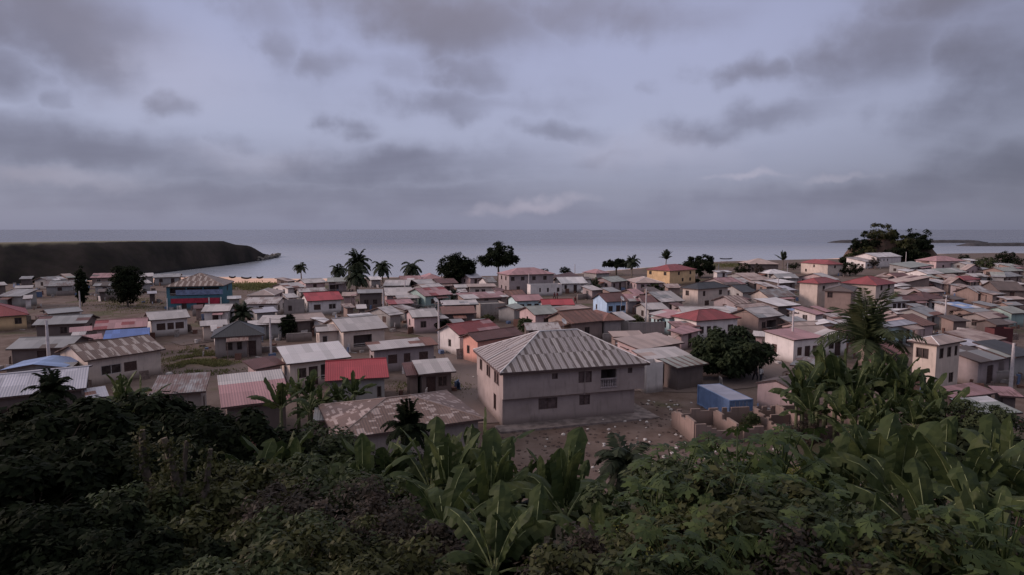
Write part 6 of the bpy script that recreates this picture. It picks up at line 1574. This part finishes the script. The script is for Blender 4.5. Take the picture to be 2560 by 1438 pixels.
sl = [(420,1190,14,0,'olive shrub in the lower left with pale leaf tips'),(300,1215,13,1,'green shrub at the edge of the black shadow, lower left'),(540,1150,16,0,'olive shrub below the leaning bananas at the left'),
 (620,1180,15,3,'olive green shrub right of the centre of the lower left thicket'),(720,1190,14,2,'brownish shrub left of the middle thicket'),(820,1195,13.5,2,'purplish brown shrub in the middle thicket'),(900,1180,15,1,'green shrub under the left bananas'),
 (960,1230,12.5,2,'purplish shrub left of the dark hollow'),(760,1290,10.5,1,'bright green shrub near the bottom left of the middle'),(640,1300,10.5,0,'olive shrub near the bottom at the left'),(500,1300,11,3,'dull shrub near the bottom beside the black shadow'),
 (880,1320,10,0,'olive shrub at the bottom, left of the dark hollow'),(700,1370,8.5,3,'nearest olive shrub at the bottom left'),(560,1390,8.5,1,'nearest green shrub at the bottom left'),(840,1400,8,0,'nearest shrub at the bottom, left of the middle'),
 (1000,1385,9,3,'shrub with pale dotted leaves at the bottom left of the middle'),(1040,1290,11,2,'brown shrub at the left rim of the dark hollow'),(1420,1350,9,2,'low brown shrub at the bottom right of the hollow'),(1540,1340,9,0,'olive shrub at the bottom before the papayas'),
 (1480,1400,8,3,'nearest shrub at the bottom right of the middle'),(1600,1400,8,1,'green shrub at the bottom left of the papayas'),(820,1070,24,1,'small yellow green shrub beside the low dark shack'),(780,1130,18,1,'green shrub in front of the low dark shack'),
 (1700,1150,12.5,1,'green shrub among the papayas by the bare lot'),(1860,1200,10.5,3,'olive shrub among the papayas, middle of the right thicket'),(1990,1240,10,1,'green shrub between the papayas and the near bananas'),(1760,1270,9.5,0,'olive shrub low among the nearest papayas'),(2080,1360,8,2,'brown shrub at the bottom right of the thicket'),(2350,1350,8,3,'olive shrub at the bottom under the near bananas'),
 (2440,1000,40,1,'green shrub before the broad greenish roof at the right'),(2020,1045,44,2,'brownish shrub right of the roofless ruin'),(1880,1030,50,1,'green shrub between the container and the ruin')]
plant(SH, hs, sl, 'shrub', 'shrubs on the near slope')
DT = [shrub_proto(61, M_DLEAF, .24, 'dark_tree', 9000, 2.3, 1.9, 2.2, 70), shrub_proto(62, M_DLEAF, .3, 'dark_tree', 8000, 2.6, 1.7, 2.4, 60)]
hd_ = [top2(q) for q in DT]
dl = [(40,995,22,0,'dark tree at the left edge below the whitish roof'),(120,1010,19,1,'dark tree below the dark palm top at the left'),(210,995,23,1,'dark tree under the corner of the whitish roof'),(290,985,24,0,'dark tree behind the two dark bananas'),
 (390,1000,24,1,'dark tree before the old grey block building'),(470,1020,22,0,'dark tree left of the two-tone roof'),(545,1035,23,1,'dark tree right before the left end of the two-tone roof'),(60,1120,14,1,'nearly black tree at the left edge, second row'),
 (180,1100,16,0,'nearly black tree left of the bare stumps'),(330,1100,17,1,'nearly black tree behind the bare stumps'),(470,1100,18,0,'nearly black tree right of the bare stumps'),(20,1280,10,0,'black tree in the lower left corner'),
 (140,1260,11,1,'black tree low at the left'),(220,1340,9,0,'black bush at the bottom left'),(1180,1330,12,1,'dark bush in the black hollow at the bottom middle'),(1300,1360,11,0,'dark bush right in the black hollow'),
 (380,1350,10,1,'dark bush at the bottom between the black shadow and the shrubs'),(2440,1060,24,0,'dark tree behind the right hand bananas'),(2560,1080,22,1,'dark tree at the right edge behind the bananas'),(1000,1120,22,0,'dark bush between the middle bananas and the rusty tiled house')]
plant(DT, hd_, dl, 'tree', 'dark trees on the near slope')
def stump(px, yt, Yd, label, seed):
    p = at(px, yt, Yd); z0 = gz(p.x, Yd); h = p.z-z0; r = random.Random(seed); e = empty('tree_stump', (p.x, Yd, z0)); tag(e, label, 'stump', 'vine covered stumps')
    m = MB(); b_ = [Vector((0,0,h*.45)), Vector((r.uniform(-.5,-.2),0,h*.8)), Vector((r.uniform(-.7,-.4),0,h))]; m.tube([(0,0,-.5),(0,0,h*.45)],[.2,.15],8); m.tube(b_, [.13,.1,.07], 7); m.tube([Vector((0,0,h*.5)), Vector((.45,.1,h*.7)), Vector((.6,.1,h*.93))], [.1,.08,.05], 7); m.build('trunk', M_BARK, e)
    m = MB()
    for pa, pb in ((Vector((0,0,h*.3)),b_[0]),(b_[0],b_[1]),(b_[1],b_[2]),(Vector((0,0,h*.5)),Vector((.6,.1,h*.93)))):
        for i in range(220): leafquad(m, pa.lerp(pb, r.random())+rdir(r)*.2, rdir(r), (rdir(r)+Z).normalized(), r.uniform(.08,.16), .08)
    m.build('vines', M_OLEAF, e)
stump(400,1075,15,'vine covered forked stump in the black shade at the left',1); stump(455,1095,14,'smaller vine covered stump right of the forked one',2)

# undergrowth and grass
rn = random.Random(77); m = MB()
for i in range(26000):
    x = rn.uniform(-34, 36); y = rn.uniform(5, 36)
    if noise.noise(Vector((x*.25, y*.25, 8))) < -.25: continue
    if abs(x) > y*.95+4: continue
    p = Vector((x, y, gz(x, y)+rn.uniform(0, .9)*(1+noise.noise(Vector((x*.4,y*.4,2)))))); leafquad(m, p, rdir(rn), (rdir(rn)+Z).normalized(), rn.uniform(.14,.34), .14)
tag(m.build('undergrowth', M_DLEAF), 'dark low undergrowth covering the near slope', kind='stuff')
def grass(name, cx_, cy_, rx, ry, n, hgt, mat, label):
    c_ = unp(cx_, cy_, 0); m = MB()
    for i in range(n):
        px, py = rn.gauss(cx_, rx*.55), rn.gauss(cy_, ry*.55); p = unp(px, py, 0)
        if any((p-h_[1]).length < min(h_[2], h_[3])*.55 for h_ in HOUSES): continue
        if noise.noise(p*.35) < -.1: continue
        leafquad(m, Vector((p.x, p.y, gz(p.x,p.y)-.03)), Vector((rn.uniform(-.9,.9), rn.uniform(-.9,.9), 1)).normalized(), rdir(rn), hgt*rn.uniform(.4,1.2), hgt*.3)
    tag(m.build(name, mat), label, kind='stuff')
M_GRS = leafmat('grass_blades', (.12,.13,.05), (.17,.165,.08), (.15,.125,.07), .3, .9)
grass('grass', 505, 905, 80, 26, 7000, .4, M_GRS, 'rough green grass on the open plot right of the rusty striped house')
grass('grass', 640, 716, 90, 9, 7000, .8, M_GRS, 'olive beach scrub between the sand and the houses')
grass('grass', 1080, 965, 70, 22, 4000, .3, M_GRS, 'thin grass around the wooden shed')
grass('grass', 1860, 1045, 60, 15, 2500, .3, M_GRS, 'weeds by the blue container')
grass('grass', 330, 760, 110, 20, 4000, .35, M_GRS, 'dry grass on the field left of the teal building')
grass('grass', 1830, 664, 60, 5, 3000, .7, M_GRS, 'green shore strip below the moored boat')
